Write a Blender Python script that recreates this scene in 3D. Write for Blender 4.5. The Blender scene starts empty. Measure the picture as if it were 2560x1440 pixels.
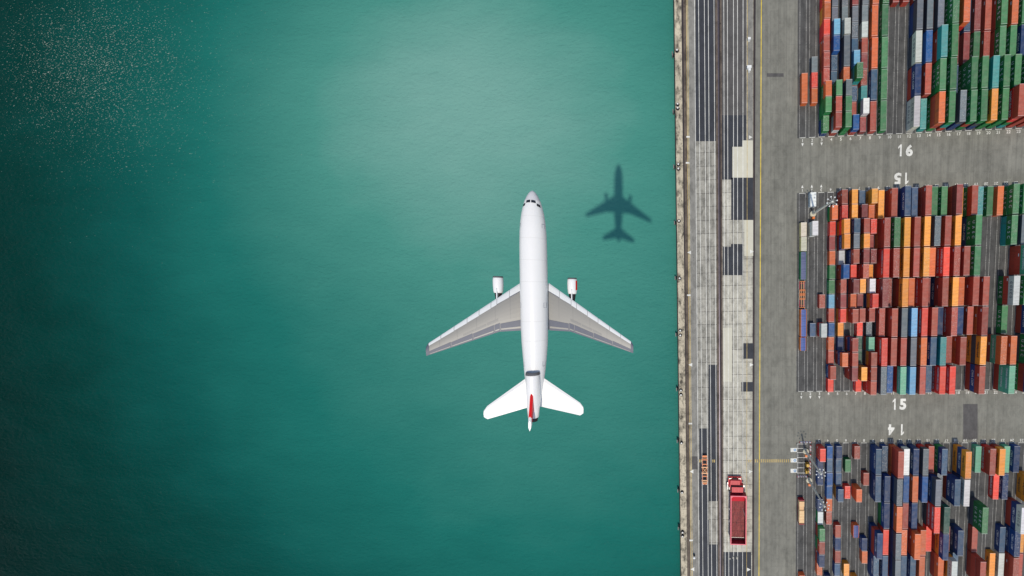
import bpy, bmesh, math, random
from mathutils import Matrix, Vector, Euler
random.seed(7)
SC = bpy.context.scene
COL = SC.collection
# ------------------------------------------------------------------ camera, sky, sun, exposure
W_PX, FPX, CX, CY = 2560.0, 875.54, 1694.93, 790.57          # the photograph's own lens, principal point off-centre
CAM_E = Euler((math.radians(-4.56313), math.radians(2.73618), math.radians(-1.31534)), 'XYZ')
CAM_H = 161.07
cam_d = bpy.data.cameras.new('camera')
cam_d.sensor_width = 36.0
cam_d.lens = FPX / W_PX * 36.0
cam_d.shift_x = (W_PX / 2 - CX) / W_PX
cam_d.shift_y = (CY - 720.0) / W_PX
cam_d.clip_start, cam_d.clip_end = 1.0, 8000.0
cam = bpy.data.objects.new('camera', cam_d); COL.objects.link(cam)
cam.location = (0, 0, CAM_H); cam.rotation_euler = CAM_E
SC.camera = cam
CAM_R = CAM_E.to_matrix()

def G(u, v, z=0.0):
    """world point at height z that stands at photograph position u, v"""
    d = CAM_R @ Vector(((u - CX) / FPX, -(v - CY) / FPX, -1.0))
    t = (z - CAM_H) / d.z
    return Vector((d.x * t, d.y * t, z))

PLANE_Z = 107.5
WATER_Z = -2.5
PLANE_AT = G(1336, 777, PLANE_Z)
SHADOW_AT = G(1546, 513, WATER_Z)
SUN_DIR = (PLANE_AT - SHADOW_AT).normalized()               # towards the sun
sun_el = math.asin(SUN_DIR.z); sun_az = math.atan2(SUN_DIR.x, SUN_DIR.y)
world = bpy.data.worlds.new('World'); SC.world = world; world.use_nodes = True
wn = world.node_tree; bg = wn.nodes['Background']
sky = wn.nodes.new('ShaderNodeTexSky'); sky.sky_type = 'NISHITA'; sky.sun_disc = False
sky.sun_elevation = sun_el; sky.sun_rotation = sun_az
wn.links.new(sky.outputs[0], bg.inputs[0]); bg.inputs[1].default_value = 0.13
sun_d = bpy.data.lights.new('sun', 'SUN'); sun_d.energy = 2.55; sun_d.angle = math.radians(1.1); sun_d.color = (1.0, 0.93, 0.82)
sun = bpy.data.objects.new('sun', sun_d); COL.objects.link(sun)
sun.rotation_euler = SUN_DIR.to_track_quat('Z', 'Y').to_euler()
SC.view_settings.view_transform = 'Standard'; SC.view_settings.look = 'None'
SC.view_settings.exposure = 0.0; SC.view_settings.gamma = 1.0; SC.view_settings.use_curve_mapping = False

# ------------------------------------------------------------------ helpers
def lin(c):
    return tuple(((x / 255) / 12.92 if x / 255 <= 0.04045 else ((x / 255 + 0.055) / 1.055) ** 2.4) for x in c)

def new_mat(name):
    m = bpy.data.materials.new(name); m.use_nodes = True
    nt = m.node_tree
    return m, nt, nt.nodes['Principled BSDF']

def nd(nt, t, **kw):
    n = nt.nodes.new(t)
    for k, v in kw.items():
        if k.startswith('i_'):
            n.inputs[k[2:].replace('_', ' ')].default_value = v
        else:
            setattr(n, k, v)
    return n

def mth(nt, op, a, b=None, clamp=False):
    n = nt.nodes.new('ShaderNodeMath'); n.operation = op; n.use_clamp = clamp
    for i, x in enumerate((a, b)):
        if x is None: continue
        if isinstance(x, (int, float)): n.inputs[i].default_value = x
        else: nt.links.new(x, n.inputs[i])
    return n.outputs[0]

def mixc(nt, fac, a, b, blend='MIX'):
    n = nt.nodes.new('ShaderNodeMix'); n.data_type = 'RGBA'; n.blend_type = blend
    for sock, x in ((n.inputs[0], fac), (n.inputs[6], a), (n.inputs[7], b)):
        if isinstance(x, (int, float)): sock.default_value = x
        elif isinstance(x, tuple): sock.default_value = x if len(x) == 4 else (*x, 1)
        else: nt.links.new(x, sock)
    return n.outputs[2]

def ramp(nt, fac, stops):
    n = nt.nodes.new('ShaderNodeValToRGB'); e = n.color_ramp.elements
    while len(e) < len(stops): e.new(0.5)
    for el, (p, c) in zip(e, stops):
        el.position = p; el.color = (c, c, c, 1) if isinstance(c, (int, float)) else (*c[:3], 1)
    nt.links.new(fac, n.inputs[0])
    return n.outputs[0]

def noise(nt, vec, scale, detail=3.0, rough=0.55, sx=1, sy=1, sz=1, dist=0.0):
    mp = nt.nodes.new('ShaderNodeMapping'); mp.inputs['Scale'].default_value = (sx, sy, sz)
    nt.links.new(vec, mp.inputs['Vector'])
    n = nt.nodes.new('ShaderNodeTexNoise')
    n.inputs['Scale'].default_value = scale; n.inputs['Detail'].default_value = detail
    n.inputs['Roughness'].default_value = rough; n.inputs['Distortion'].default_value = dist
    nt.links.new(mp.outputs[0], n.inputs['Vector'])
    return n.outputs[0]

def surface_mat(name, rgb, rough=0.85, var=0.25, streak=0.2, stain=0.0, fine=0.15, rand=0.0, metal=0.0, joints=0.0):
    """weathered flat surface: blotches, streaks along Y, dark stains, grain; all in world metres"""
    m, nt, p = new_mat(name)
    geo = nt.nodes.new('ShaderNodeNewGeometry'); pos = geo.outputs['Position']
    v = mth(nt, 'ADD', 1.0 - var / 2 - streak / 2 - fine / 2, mth(nt, 'MULTIPLY', noise(nt, pos, 0.06, 5, 0.6), var))
    v = mth(nt, 'ADD', v, mth(nt, 'MULTIPLY', noise(nt, pos, 0.9, 3, 0.6, sx=1.0, sy=0.03), streak))
    v = mth(nt, 'ADD', v, mth(nt, 'MULTIPLY', noise(nt, pos, 3.0, 4, 0.7), fine))
    v = mth(nt, 'ADD', v, mth(nt, 'MULTIPLY', mth(nt, 'SUBTRACT', noise(nt, pos, 0.45, 5, 0.7, sx=1.0, sy=0.6), 0.5), fine * 1.3))
    v = mth(nt, 'ADD', v, mth(nt, 'MULTIPLY', mth(nt, 'SUBTRACT', noise(nt, pos, 0.35, 4, 0.65, sx=1.0, sy=0.02), 0.5), streak * 0.9))
    if rand:
        oi = nt.nodes.new('ShaderNodeObjectInfo')
        v = mth(nt, 'ADD', v, mth(nt, 'MULTIPLY', mth(nt, 'SUBTRACT', oi.outputs['Random'], 0.5), rand))
    if stain:
        s = ramp(nt, noise(nt, pos, 0.35, 6, 0.72, sx=1, sy=0.55), [(0.36, 1.0 - stain), (0.55, 1.0)])
        s2 = ramp(nt, noise(nt, pos, 1.4, 3, 0.6), [(0.30, 1.0 - stain), (0.39, 1.0)])
        v = mth(nt, 'MULTIPLY', v, mth(nt, 'MULTIPLY', s, s2))
    if joints:                                                  # paver strips laid along Y with tarred seams
        b = nt.nodes.new('ShaderNodeTexBrick'); b.offset = 0.37; b.inputs['Scale'].default_value = 1.0
        b.inputs['Brick Width'].default_value = 14.0; b.inputs['Row Height'].default_value = 3.45; b.inputs['Mortar Size'].default_value = 0.05; b.inputs['Mortar Smooth'].default_value = 0.6
        b.inputs['Color1'].default_value = (1, 1, 1, 1); b.inputs['Color2'].default_value = (1 - joints * 0.55,) * 3 + (1,); b.inputs['Mortar'].default_value = (1 - joints * 1.9,) * 3 + (1,)
        mp = nt.nodes.new('ShaderNodeMapping'); mp.inputs['Rotation'].default_value = (0, 0, math.pi / 2); nt.links.new(pos, mp.inputs[0]); nt.links.new(mp.outputs[0], b.inputs['Vector'])
        v = mth(nt, 'MULTIPLY', v, b.outputs['Color'])
    c = mixc(nt, 1.0, (*rgb, 1), v, 'MULTIPLY')
    nt.links.new(c, p.inputs['Base Color'])
    p.inputs['Roughness'].default_value = rough; p.inputs['Metallic'].default_value = metal
    return m

def plain_mat(name, rgb, rough=0.5, metal=0.0, var=0.15, scale=1.5, coat=0.0):
    m, nt, p = new_mat(name)
    tc = nt.nodes.new('ShaderNodeTexCoord')
    v = mth(nt, 'ADD', 1.0 - var / 2, mth(nt, 'MULTIPLY', noise(nt, tc.outputs['Object'], scale, 4, 0.6), var))
    nt.links.new(mixc(nt, 1.0, (*rgb, 1), v, 'MULTIPLY'), p.inputs['Base Color'])
    p.inputs['Roughness'].default_value = rough; p.inputs['Metallic'].default_value = metal
    p.inputs['Coat Weight'].default_value = coat
    return m

class MB:
    """collects boxes, prisms and tubes into one mesh"""
    def __init__(self): self.v = []; self.f = []; self.s = []
    def add(self, vs, fs, smooth=False):
        o = len(self.v); self.v += [tuple(x) for x in vs]
        self.f += [tuple(i + o for i in f) for f in fs]; self.s += [smooth] * len(fs)
        return self
    def box(self, x0, x1, y0, y1, z0, z1):
        return self.hexa([(x0, y0), (x1, y0), (x1, y1), (x0, y1)], z0, z1)
    def hexa(self, q, z0, z1, q2=None):
        n = len(q); q2 = q2 or q
        vs = [(x, y, z0) for x, y in q] + [(x, y, z1) for x, y in q2]
        fs = [tuple(range(n - 1, -1, -1)), tuple(range(n, 2 * n))] + [(i, (i + 1) % n, n + (i + 1) % n, n + i) for i in range(n)]
        return self.add(vs, fs)
    def quad(self, pts):
        return self.add(pts, [tuple(range(len(pts)))])
    def tube(self, a, b, r0, r1=None, n=10, smooth=True):
        r1 = r0 if r1 is None else r1
        a, b = Vector(a), Vector(b); d = (b - a).normalized()
        u = d.orthogonal().normalized(); w = d.cross(u)
        vs = [a + (u * math.cos(2 * math.pi * i / n) + w * math.sin(2 * math.pi * i / n)) * r0 for i in range(n)]
        vs += [b + (u * math.cos(2 * math.pi * i / n) + w * math.sin(2 * math.pi * i / n)) * r1 for i in range(n)]
        self.add(vs, [(i, (i + 1) % n, n + (i + 1) % n, n + i) for i in range(n)], smooth)
        o = len(self.v)
        self.add(vs[:n], [tuple(range(n - 1, -1, -1))]); self.add(vs[n:], [tuple(range(n))])
        return self
    def lathe(self, prof, n=24, axis='Z', off=(0, 0, 0), cz=None):
        """prof: (position along axis, radius); cz(pos) lifts the centre line"""
        vs, fs = [], []
        for p, r in prof:
            for i in range(n):
                a = 2 * math.pi * i / n; c, s = math.cos(a) * r, math.sin(a) * r
                vs.append((off[0] + c, off[1] + s, off[2] + p) if axis == 'Z' else (off[0] + c, off[1] + p, off[2] + s + (cz(p) if cz else 0)))
        for j in range(len(prof) - 1):
            for i in range(n):
                k = (i + 1) % n
                q = (j * n + i, j * n + k, (j + 1) * n + k, (j + 1) * n + i)
                fs.append(q if axis == 'Z' else q[::-1])
        return self.add(vs, fs, True)
    def mesh(self, name):
        me = bpy.data.meshes.new(name); me.from_pydata(self.v, [], self.f)
        me.polygons.foreach_set('use_smooth', self.s); me.update()
        return me
    def build(self, name, mat, parent=None, loc=None):
        return obj(name, self.mesh(name), mat, parent, loc)

def obj(name, me, mat=None, parent=None, loc=None):
    o = bpy.data.objects.new(name, me); COL.objects.link(o)
    if mat is not None and not me.materials: me.materials.append(mat)
    if parent is not None: o.parent = parent
    if loc is not None: o.location = loc
    return o

def tag(o, label=None, cat=None, group=None, kind=None):
    if label: o['label'] = label
    if cat: o['category'] = cat
    if group: o['group'] = group
    if kind: o['kind'] = kind
    return o

def empty(name, loc=(0, 0, 0), rz=0.0):
    o = bpy.data.objects.new(name, None); COL.objects.link(o)
    o.location = loc; o.rotation_euler = (0, 0, rz); o.empty_display_size = 0.5
    return o

_txt = {}
def text_mesh(s, size=1.0, space=1.0, bold=0.0, shear=0.0):
    key = (s, size, space, bold, shear)
    if key not in _txt:
        c = bpy.data.curves.new('lettering', 'FONT'); c.body = s; c.size = size; c.space_character = space
        c.align_x = 'CENTER'; c.align_y = 'CENTER'; c.offset = bold; c.resolution_u = 3; c.shear = shear
        o = bpy.data.objects.new('lettering', c); COL.objects.link(o)
        bpy.context.view_layer.update()
        dg = bpy.context.evaluated_depsgraph_get()
        me = bpy.data.meshes.new_from_object(o.evaluated_get(dg)); me.name = 'lettering'
        bpy.data.objects.remove(o); bpy.data.curves.remove(c)
        _txt[key] = me
    return _txt[key].copy() if False else _txt[key]

def ordinal(n):
    w = ['first', 'second', 'third', 'fourth', 'fifth', 'sixth', 'seventh', 'eighth', 'ninth', 'tenth', 'eleventh', 'twelfth', 'thirteenth',
         'fourteenth', 'fifteenth', 'sixteenth', 'seventeenth', 'eighteenth', 'nineteenth', 'twentieth']
    return w[n]

# ------------------------------------------------------------------ materials of the setting
M = {}
M['yard'] = surface_mat('yard_asphalt', lin((130, 128, 116)), 0.9, 0.55, 0.60, 0.22, 0.22, joints=0.2)
M['bay'] = surface_mat('bay_asphalt', lin((85, 84, 81)), 0.9, 0.5, 0.55, 0.4, 0.3, joints=0.12)
M['grey'] = surface_mat('grey_asphalt', lin((140, 137, 128)), 0.9, 0.35, 0.35, 0.35, 0.25)
M['dark'] = surface_mat('dark_asphalt', lin((56, 58, 63)), 0.85, 0.4, 0.3, 0.3, 0.3)
M['mid'] = surface_mat('worn_asphalt', lin((90, 87, 84)), 0.88, 0.4, 0.35, 0.3, 0.3)
M['slab'] = surface_mat('apron_concrete', lin((188, 183, 166)), 0.85, 0.45, 0.40, 0.42, 0.25, rand=0.12)
M['slab2'] = surface_mat('apron_concrete_worn', lin((160, 156, 143)), 0.88, 0.6, 0.55, 0.5, 0.3, rand=0.12)
M['pale'] = surface_mat('new_concrete', lin((204, 199, 178)), 0.85, 0.18, 0.12, 0.05, 0.1)
M['cap'] = surface_mat('quay_concrete', lin((196, 184, 158)), 0.9, 0.6, 0.15, 0.85, 0.35)
M['dirt'] = surface_mat('rail_dirt', lin((104, 92, 80)), 0.95, 0.6, 0.5, 0.6, 0.4)
M['groove'] = surface_mat('rail_groove', lin((52, 44, 44)), 0.8, 0.5, 0.4, 0.2, 0.2)
M['rail'] = surface_mat('crane_rail_steel', lin((120, 112, 122)), 0.45, 0.3, 0.4, 0.2, 0.2, metal=0.6)
M['white_line'] = surface_mat('white_paint', lin((228, 226, 214)), 0.75, 0.35, 0.2, 0.25, 0.4)
M['faint_line'] = surface_mat('worn_white_paint', lin((170, 168, 160)), 0.8, 0.7, 0.3, 0.5, 0.5)
M['yellow_line'] = surface_mat('yellow_paint', lin((232, 200, 70)), 0.75, 0.4, 0.2, 0.3, 0.4)
M['faint_yellow'] = surface_mat('worn_yellow_paint', lin((205, 178, 110)), 0.8, 0.6, 0.2, 0.45, 0.5)
M['blue_paint'] = surface_mat('blue_paint', lin((70, 140, 190)), 0.75, 0.3, 0.2, 0.2, 0.3)

def water_mat():
    m, nt, p = new_mat('harbour_water')
    geo = nt.nodes.new('ShaderNodeNewGeometry'); pos = geo.outputs['Position']
    sp = nt.nodes.new('ShaderNodeSeparateXYZ'); nt.links.new(pos, sp.inputs[0]); X, Y = sp.outputs[0], sp.outputs[1]
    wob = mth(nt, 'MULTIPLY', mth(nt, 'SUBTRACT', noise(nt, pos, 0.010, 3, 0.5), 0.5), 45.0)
    # pale centre, dark west and south: light falloff painted into the water colour
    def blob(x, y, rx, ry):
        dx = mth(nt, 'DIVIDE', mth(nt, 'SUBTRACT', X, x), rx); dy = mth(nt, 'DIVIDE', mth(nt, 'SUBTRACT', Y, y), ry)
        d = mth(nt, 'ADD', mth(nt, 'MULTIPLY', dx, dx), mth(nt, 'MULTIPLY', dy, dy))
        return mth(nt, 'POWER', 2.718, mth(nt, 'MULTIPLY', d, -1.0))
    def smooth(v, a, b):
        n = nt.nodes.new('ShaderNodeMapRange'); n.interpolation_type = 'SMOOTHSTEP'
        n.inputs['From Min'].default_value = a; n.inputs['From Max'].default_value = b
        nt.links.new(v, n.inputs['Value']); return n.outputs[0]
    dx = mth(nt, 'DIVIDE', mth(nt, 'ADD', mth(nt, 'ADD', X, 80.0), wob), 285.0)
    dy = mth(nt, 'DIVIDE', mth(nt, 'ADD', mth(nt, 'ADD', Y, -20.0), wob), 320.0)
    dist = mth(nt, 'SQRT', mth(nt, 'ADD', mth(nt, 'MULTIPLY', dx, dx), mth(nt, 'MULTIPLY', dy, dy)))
    glow = mth(nt, 'MULTIPLY', mth(nt, 'SUBTRACT', 1.0, smooth(dist, 0.0, 1.25)), 0.61)
    glow = mth(nt, 'ADD', glow, mth(nt, 'MULTIPLY', blob(-118, 96, 105, 72), 0.28))
    glow = mth(nt, 'ADD', glow, mth(nt, 'MULTIPLY', mth(nt, 'SUBTRACT', noise(nt, pos, 0.05, 4, 0.6, sx=0.5), 0.5), 0.10))
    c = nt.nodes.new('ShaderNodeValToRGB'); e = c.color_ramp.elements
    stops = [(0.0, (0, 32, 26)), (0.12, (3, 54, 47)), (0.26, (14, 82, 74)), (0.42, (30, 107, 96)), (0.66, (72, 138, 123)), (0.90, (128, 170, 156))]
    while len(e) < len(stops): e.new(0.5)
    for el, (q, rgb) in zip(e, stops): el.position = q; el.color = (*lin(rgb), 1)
    nt.links.new(glow, c.inputs[0])
    # sun glints painted as pale flecks in the north-west of the basin
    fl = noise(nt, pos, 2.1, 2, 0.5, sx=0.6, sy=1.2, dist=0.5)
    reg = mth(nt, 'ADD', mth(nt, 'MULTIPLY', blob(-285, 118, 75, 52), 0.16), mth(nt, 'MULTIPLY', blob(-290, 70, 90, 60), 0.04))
    glint = mth(nt, 'MULTIPLY', mth(nt, 'SUBTRACT', mth(nt, 'ADD', fl, reg), 0.775), 16.0, True)
    col = mixc(nt, mth(nt, 'MULTIPLY', glint, 0.5), c.outputs[0], (*lin((190, 196, 178)), 1))
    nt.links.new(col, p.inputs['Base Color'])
    p.inputs['Roughness'].default_value = 0.25; p.inputs['IOR'].default_value = 1.05
    w1 = noise(nt, pos, 0.75, 4, 0.6, sx=0.55, sy=1.0, dist=0.4)
    w2 = noise(nt, pos, 0.10, 3, 0.5, sx=0.5, sy=1.0)
    h = mth(nt, 'ADD', mth(nt, 'MULTIPLY', w1, 0.55), mth(nt, 'MULTIPLY', w2, 1.2))
    b = nt.nodes.new('ShaderNodeBump'); b.inputs['Strength'].default_value = 0.8; b.inputs['Distance'].default_value = 1.0
    nt.links.new(h, b.inputs['Height']); nt.links.new(b.outputs[0], p.inputs['Normal'])
    return m
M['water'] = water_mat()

# ------------------------------------------------------------------ setting: water, quay, yard
def line_pts(x_top, x_bot, y_top=230, y_bot=1400, z=0.0, ya=175.0, yb=-205.0):
    a, b = G(x_top, y_top, z), G(x_bot, y_bot, z)
    k = (a.x - b.x) / (a.y - b.y)
    return Vector((a.x + k * (ya - a.y), ya, z)), Vector((a.x + k * (yb - a.y), yb, z))

def strip(mb, x_top, x_bot, w, z, ya=175.0, yb=-205.0):
    """painted or laid strip of width w metres along the quay"""
    a, b = line_pts(x_top, x_bot, z=z, ya=ya, yb=yb)
    mb.quad([(b.x - w / 2, b.y, z), (b.x + w / 2, b.y, z), (a.x + w / 2, a.y, z), (a.x - w / 2, a.y, z)])
    return mb

qa, qb = line_pts(1688.5, 1702.5)                            # quay edge, top and bottom
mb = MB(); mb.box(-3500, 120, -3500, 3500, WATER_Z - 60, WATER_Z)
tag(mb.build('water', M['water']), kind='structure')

ks = (qa.x - qb.x) / (qa.y - qb.y)
def qx(y): return qa.x + ks * (y - qa.y)
mb = MB(); FAR = 1500
mb.hexa([(qx(-FAR) + 0.6, -FAR), (2200, -FAR), (2200, FAR), (qx(FAR) + 0.6, FAR)], -6.0, 0.0)
yard = tag(mb.build('yard_pavement', M['yard']), kind='structure')
mb = MB(); mb.hexa([(qx(-FAR), -FAR), (qx(-FAR) + 0.599, -FAR), (qx(FAR) + 0.599, FAR), (qx(FAR), FAR)], -6.0, 0.05)
quay = tag(mb.build('quay_wall', M['cap']), kind='structure')
apron = tag(empty('quay_apron'), kind='structure')

def part_strip(name, mat, xt, xb, w, z, parent, **kw):
    return strip(MB(), xt, xb, w, z, **kw).build(name, M[mat], parent)

mb = MB(); mb.hexa([(qx(-FAR) - 0.45, -FAR), (qx(-FAR) - 0.001, -FAR), (qx(FAR) - 0.001, FAR), (qx(FAR) - 0.45, FAR)], -1.9, -0.35)
shade_mat = plain_mat('shade_dark', lin((34, 36, 36)), 0.8, 0.0, 0.5, 0.4); mb.build('edge_shade', shade_mat, quay)  # dark strip added to stand for the shade along the quay edge
# quay coping in cast lengths
y = 172.0
k = 0
while y > -200:
    y2 = y - 11.6
    mb = MB(); mb.hexa([(qx(y2) + 0.05, y2 + 0.05), (qx(y2) + 3.0, y2 + 0.05), (qx(y) + 3.0, y), (qx(y) + 0.05, y)], 0.0, 0.16)
    mb.build('coping_stone', M['cap'], quay); y = y2; k += 1
part_strip('rail_groove', 'groove', 1707.5, 1716.5, 0.8, 0.012, apron)
part_strip('dirt_strip', 'dirt', 1713.5, 1722.0, 1.5, 0.008, apron)
part_strip('dirt_strip', 'slab2', 1720.5, 1729.0, 1.2, 0.006, apron)
part_strip('grey_lane', 'grey', 1730.5, 1738.5, 3.1, 0.005, apron)
part_strip('yellow_line', 'faint_yellow', 1717.6, 1727.0, 0.22, 0.02, apron)
part_strip('yellow_line', 'faint_yellow', 1721.0, 1730.5, 0.22, 0.02, apron)
part_strip('concrete_bed', 'groove', 1811.5, 1812.5, 26.5, 0.002, apron)      # seen only in the joints
part_strip('rail_bed', 'dirt', 1797.0, 1802.0, 2.7, 0.022, apron)
part_strip('crane_rail', 'groove', 1798.3, 1803.0, 0.95, 0.03, apron)
part_strip('rail_head', 'rail', 1795.9, 1800.6, 0.3, 0.036, apron)
part_strip('rail_bed', 'dirt', 1884.3, 1882.0, 1.3, 0.008, apron)
part_strip('crane_rail', 'groove', 1886.3, 1882.6, 0.7, 0.016, apron)

# apron slabs: three lanes of cast concrete, dark re-laid asphalt patches on top
def rect_px(x0, x1, y0, y1, z): return [G(x0, y1, z), G(x1, y1, z), G(x1, y0, z), G(x0, y0, z)]
la = [line_pts(1738.0, 1748.0), line_pts(1764.8, 1773.0), line_pts(1793.4, 1797.6)]
lb = [line_pts(1801.0, 1806.0), line_pts(1831.5, 1832.0), line_pts(1857.0, 1855.5), line_pts(1883.0, 1880.5)]
def xat(l, y): return l[0].x + (l[0].x - l[1].x) / (l[0].y - l[1].y) * (y - l[0].y)
g = 0.075
for cols, mat, zt in ((la, 'slab2', 0.012), (lb, 'slab', 0.012)):
    for c in range(len(cols) - 1):
        y = 172.0; r = 0
        while y > -200:
            y2 = y - 5.9
            mb = MB()
            mb.hexa([(xat(cols[c], y2) + g, y2 + g), (xat(cols[c + 1], y2) - g, y2 + g), (xat(cols[c + 1], y) - g, y - g), (xat(cols[c], y) + g, y - g)], 0.003, zt)
            mb.build('concrete_slab', M[mat], apron); y = y2; r += 1
def patch(name, mat, x0, x1, y0, y1, z=0.017, parent=None, sk=0.0):
    q = rect_px(x0, x1, y0, y1, z)
    mb = MB(); mb.quad([tuple(p) for p in q])
    return mb.build(name, M[mat], parent or apron)
for x0, x1, y0, y1, mt in [
        (1738.5, 1792, -60, 353, 'dark'), (1803, 1866, -60, 288, 'mid'), (1803, 1866, 288, 351, 'dark'), (1803, 1856, 351, 367, 'dark'), (1803, 1831, 367, 449, 'dark'),
        (1828, 1883, 444, 550, 'dark'), (1807, 1858, 617, 688, 'dark'), (1827.5, 1858, 610, 617, 'dark'), (1858.5, 1883.5, 858, 897, 'dark'), (1853.5, 1883, 955, 979, 'dark'),
        (1771.5, 1796, 912, 1253, 'dark'), (1748, 1769.5, 1071, 1300, 'dark'), (1749, 1772.5, 1300, 1380, 'dark'), (1749, 1878, 1380, 1500, 'dark'), (1773, 1795, 1361, 1380, 'dark'),
        (1831, 1856, 367, 444, 'pale'), (1856, 1882, 351, 444, 'pale'), (1867, 1882, -60, 351, 'grey'),
        (1730, 1746, 1141, 1173, 'mid'), (1805, 1830, 820, 954, 'pale'), (1861, 1883, 550, 640, 'pale')]:
    patch('asphalt_or_shadow_patch' if mt in ('dark', 'mid', 'grey') else 'concrete_patch', mt, x0, x1, y0, y1, 0.017 if mt != 'mid' else 0.0155)
for xt, xb in [(1738, 1747.3), (1748, 1757), (1762.3, 1770.3), (1772, 1779), (1786, 1792), (1810, 1813), (1819, 1822), (1833.8, 1834.3), (1843.8, 1844.3), (1857.5, 1856.6)]:
    part_strip('lane_line', 'white_line', xt, xb, 0.22, 0.024, apron)
part_strip('lane_line', 'faint_yellow', 1868.2, 1866.6, 0.2, 0.024, apron)
part_strip('yellow_line', 'yellow_line', 1902.5, 1897.5, 0.36, 0.012, apron)
# dark patches on the road inland; the upper one is a painted shadow
patch('asphalt_or_shadow_patch', 'mid', 1917, 1959, 183, 192, 0.006, yard)
patch('asphalt_or_shadow_patch', 'mid', 2408, 2444, 1010, 1099, 0.006, yard)

def tri(cx, cy, d):
    s = 4.6
    a = [G(cx - d * s, cy - s * 1.05, 0.026), G(cx - d * s, cy + s * 1.05, 0.026), G(cx + d * s, cy, 0.026)]
    MB().quad([tuple(p) for p in (a if d > 0 else a[::-1])]).build('arrow_marking', M['white_line'], apron)
for cx, cy, d in [(1877, 343, 1), (1880, 629, 1), (1879, 912, 1), (1877, 1179, 1), (1872, 1424, 1), (1723, 631, -1), (1726, 912, -1), (1729, 1179, -1), (1731, 1423, -1)]: tri(cx, cy, d)
for cx, cy in [(1719, 407), (1722, 738), (1726, 1059), (1728, 1351), (1720.5, 342)]:
    q = rect_px(cx - 4.4, cx + 4.4, cy - 2, cy + 2, 0.027); MB().quad([tuple(p) for p in q]).build('berth_mark', M['white_line'], apron)
for k in range(18):                                            # yellow walkway dashes across the road
    x = 1887.5 + 5.15 * k
    q = rect_px(x, x + 2.4, 1148, 1156, 0.02); MB().quad([tuple(p) for p in q]).build('walkway_dash', M['faint_yellow'], yard)
for x in (1748, 1752, 1781, 1785, 1871, 1876):
    q = rect_px(x, x + 2.2, 1149, 1156, 0.027); MB().quad([tuple(p) for p in q]).build('walkway_dash', M['faint_yellow'], apron)

# ------------------------------------------------------------------ yard grid
PITCH, BAY = 4.1, 6.3487
X0, Y16, Y15, Y14 = 44.152, 64.680, 40.515, -73.484
def lane_x(n): return X0 + n * PITCH
def flat(me_s, size, x, y, rot, mat, name, z=0.02, bold=0.02):
    o = obj(name, text_mesh(me_s, size, 1.0, bold), M[mat], yard, (x, y, z)); o.rotation_euler = (0, 0, rot); o['kind'] = 'stuff'; return o
for y0, y1 in ((Y16 - 0.4, Y16 + 11 * BAY), (Y15 - 14 * BAY - 0.4, Y15 + 0.4), (Y14 - 16 * BAY, Y14 + 0.4)):
    mb = MB(); mb.quad([(lane_x(0.45), y0, 0.004), (lane_x(40), y0, 0.004), (lane_x(40), y1, 0.004), (lane_x(0.45), y1, 0.004)])
    mb.build('bay_pavement', M['bay'], yard)
    for n in range(1, 27):
        for s in (-1, 1):
            x = lane_x(n) + s * 1.34
            MB().quad([(x - 0.07, y0 + 0.2, 0.010), (x + 0.07, y0 + 0.2, 0.010), (x + 0.07, y1 - 0.2, 0.010), (x - 0.07, y1 - 0.2, 0.010)]).build('slot_line', M['faint_line'], yard)
def end_line(n, y):
    x = lane_x(n); MB().quad([(x - 1.3, y - 0.1, 0.013), (x + 1.3, y - 0.1, 0.013), (x + 1.3, y + 0.1, 0.013), (x - 1.3, y + 0.1, 0.013)]).build('slot_line', M['white_line'], yard)
for n in range(1, 26):
    flat(str(n), 1.75, lane_x(n), Y16 - 1.55, 0, 'white_line', 'lane_number'); end_line(n, Y16 - 0.25)
    flat(str(n), 1.75, lane_x(n), Y15 + 1.5, math.pi, 'white_line', 'lane_number'); end_line(n, Y15 + 0.25)
    flat(str(n), 1.75, lane_x(n), Y15 - 14 * BAY - 1.5, 0, 'white_line', 'lane_number'); end_line(n, Y15 - 14 * BAY - 0.25)
    if n > 2: flat(str(n), 1.75, lane_x(n), Y14 + 1.5, math.pi, 'faint_line', 'lane_number'); end_line(n, Y14 + 0.25)
def gtri(x, y, s, h):
    pts = [(x - s, y + h, 0.02), (x, y, 0.02), (x + s, y + h, 0.02)]
    MB().quad(pts if h < 0 else pts).build('arrow_marking', M['white_line'], yard)
for n in (1, 2, 3):
    gtri(lane_x(n), Y16 - 3.9, 0.5, 1.3); gtri(lane_x(n), Y15 - 14 * BAY - 3.8, 0.5, 1.3); gtri(lane_x(n), Y15 + 3.8, 0.5, -1.3)
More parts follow.
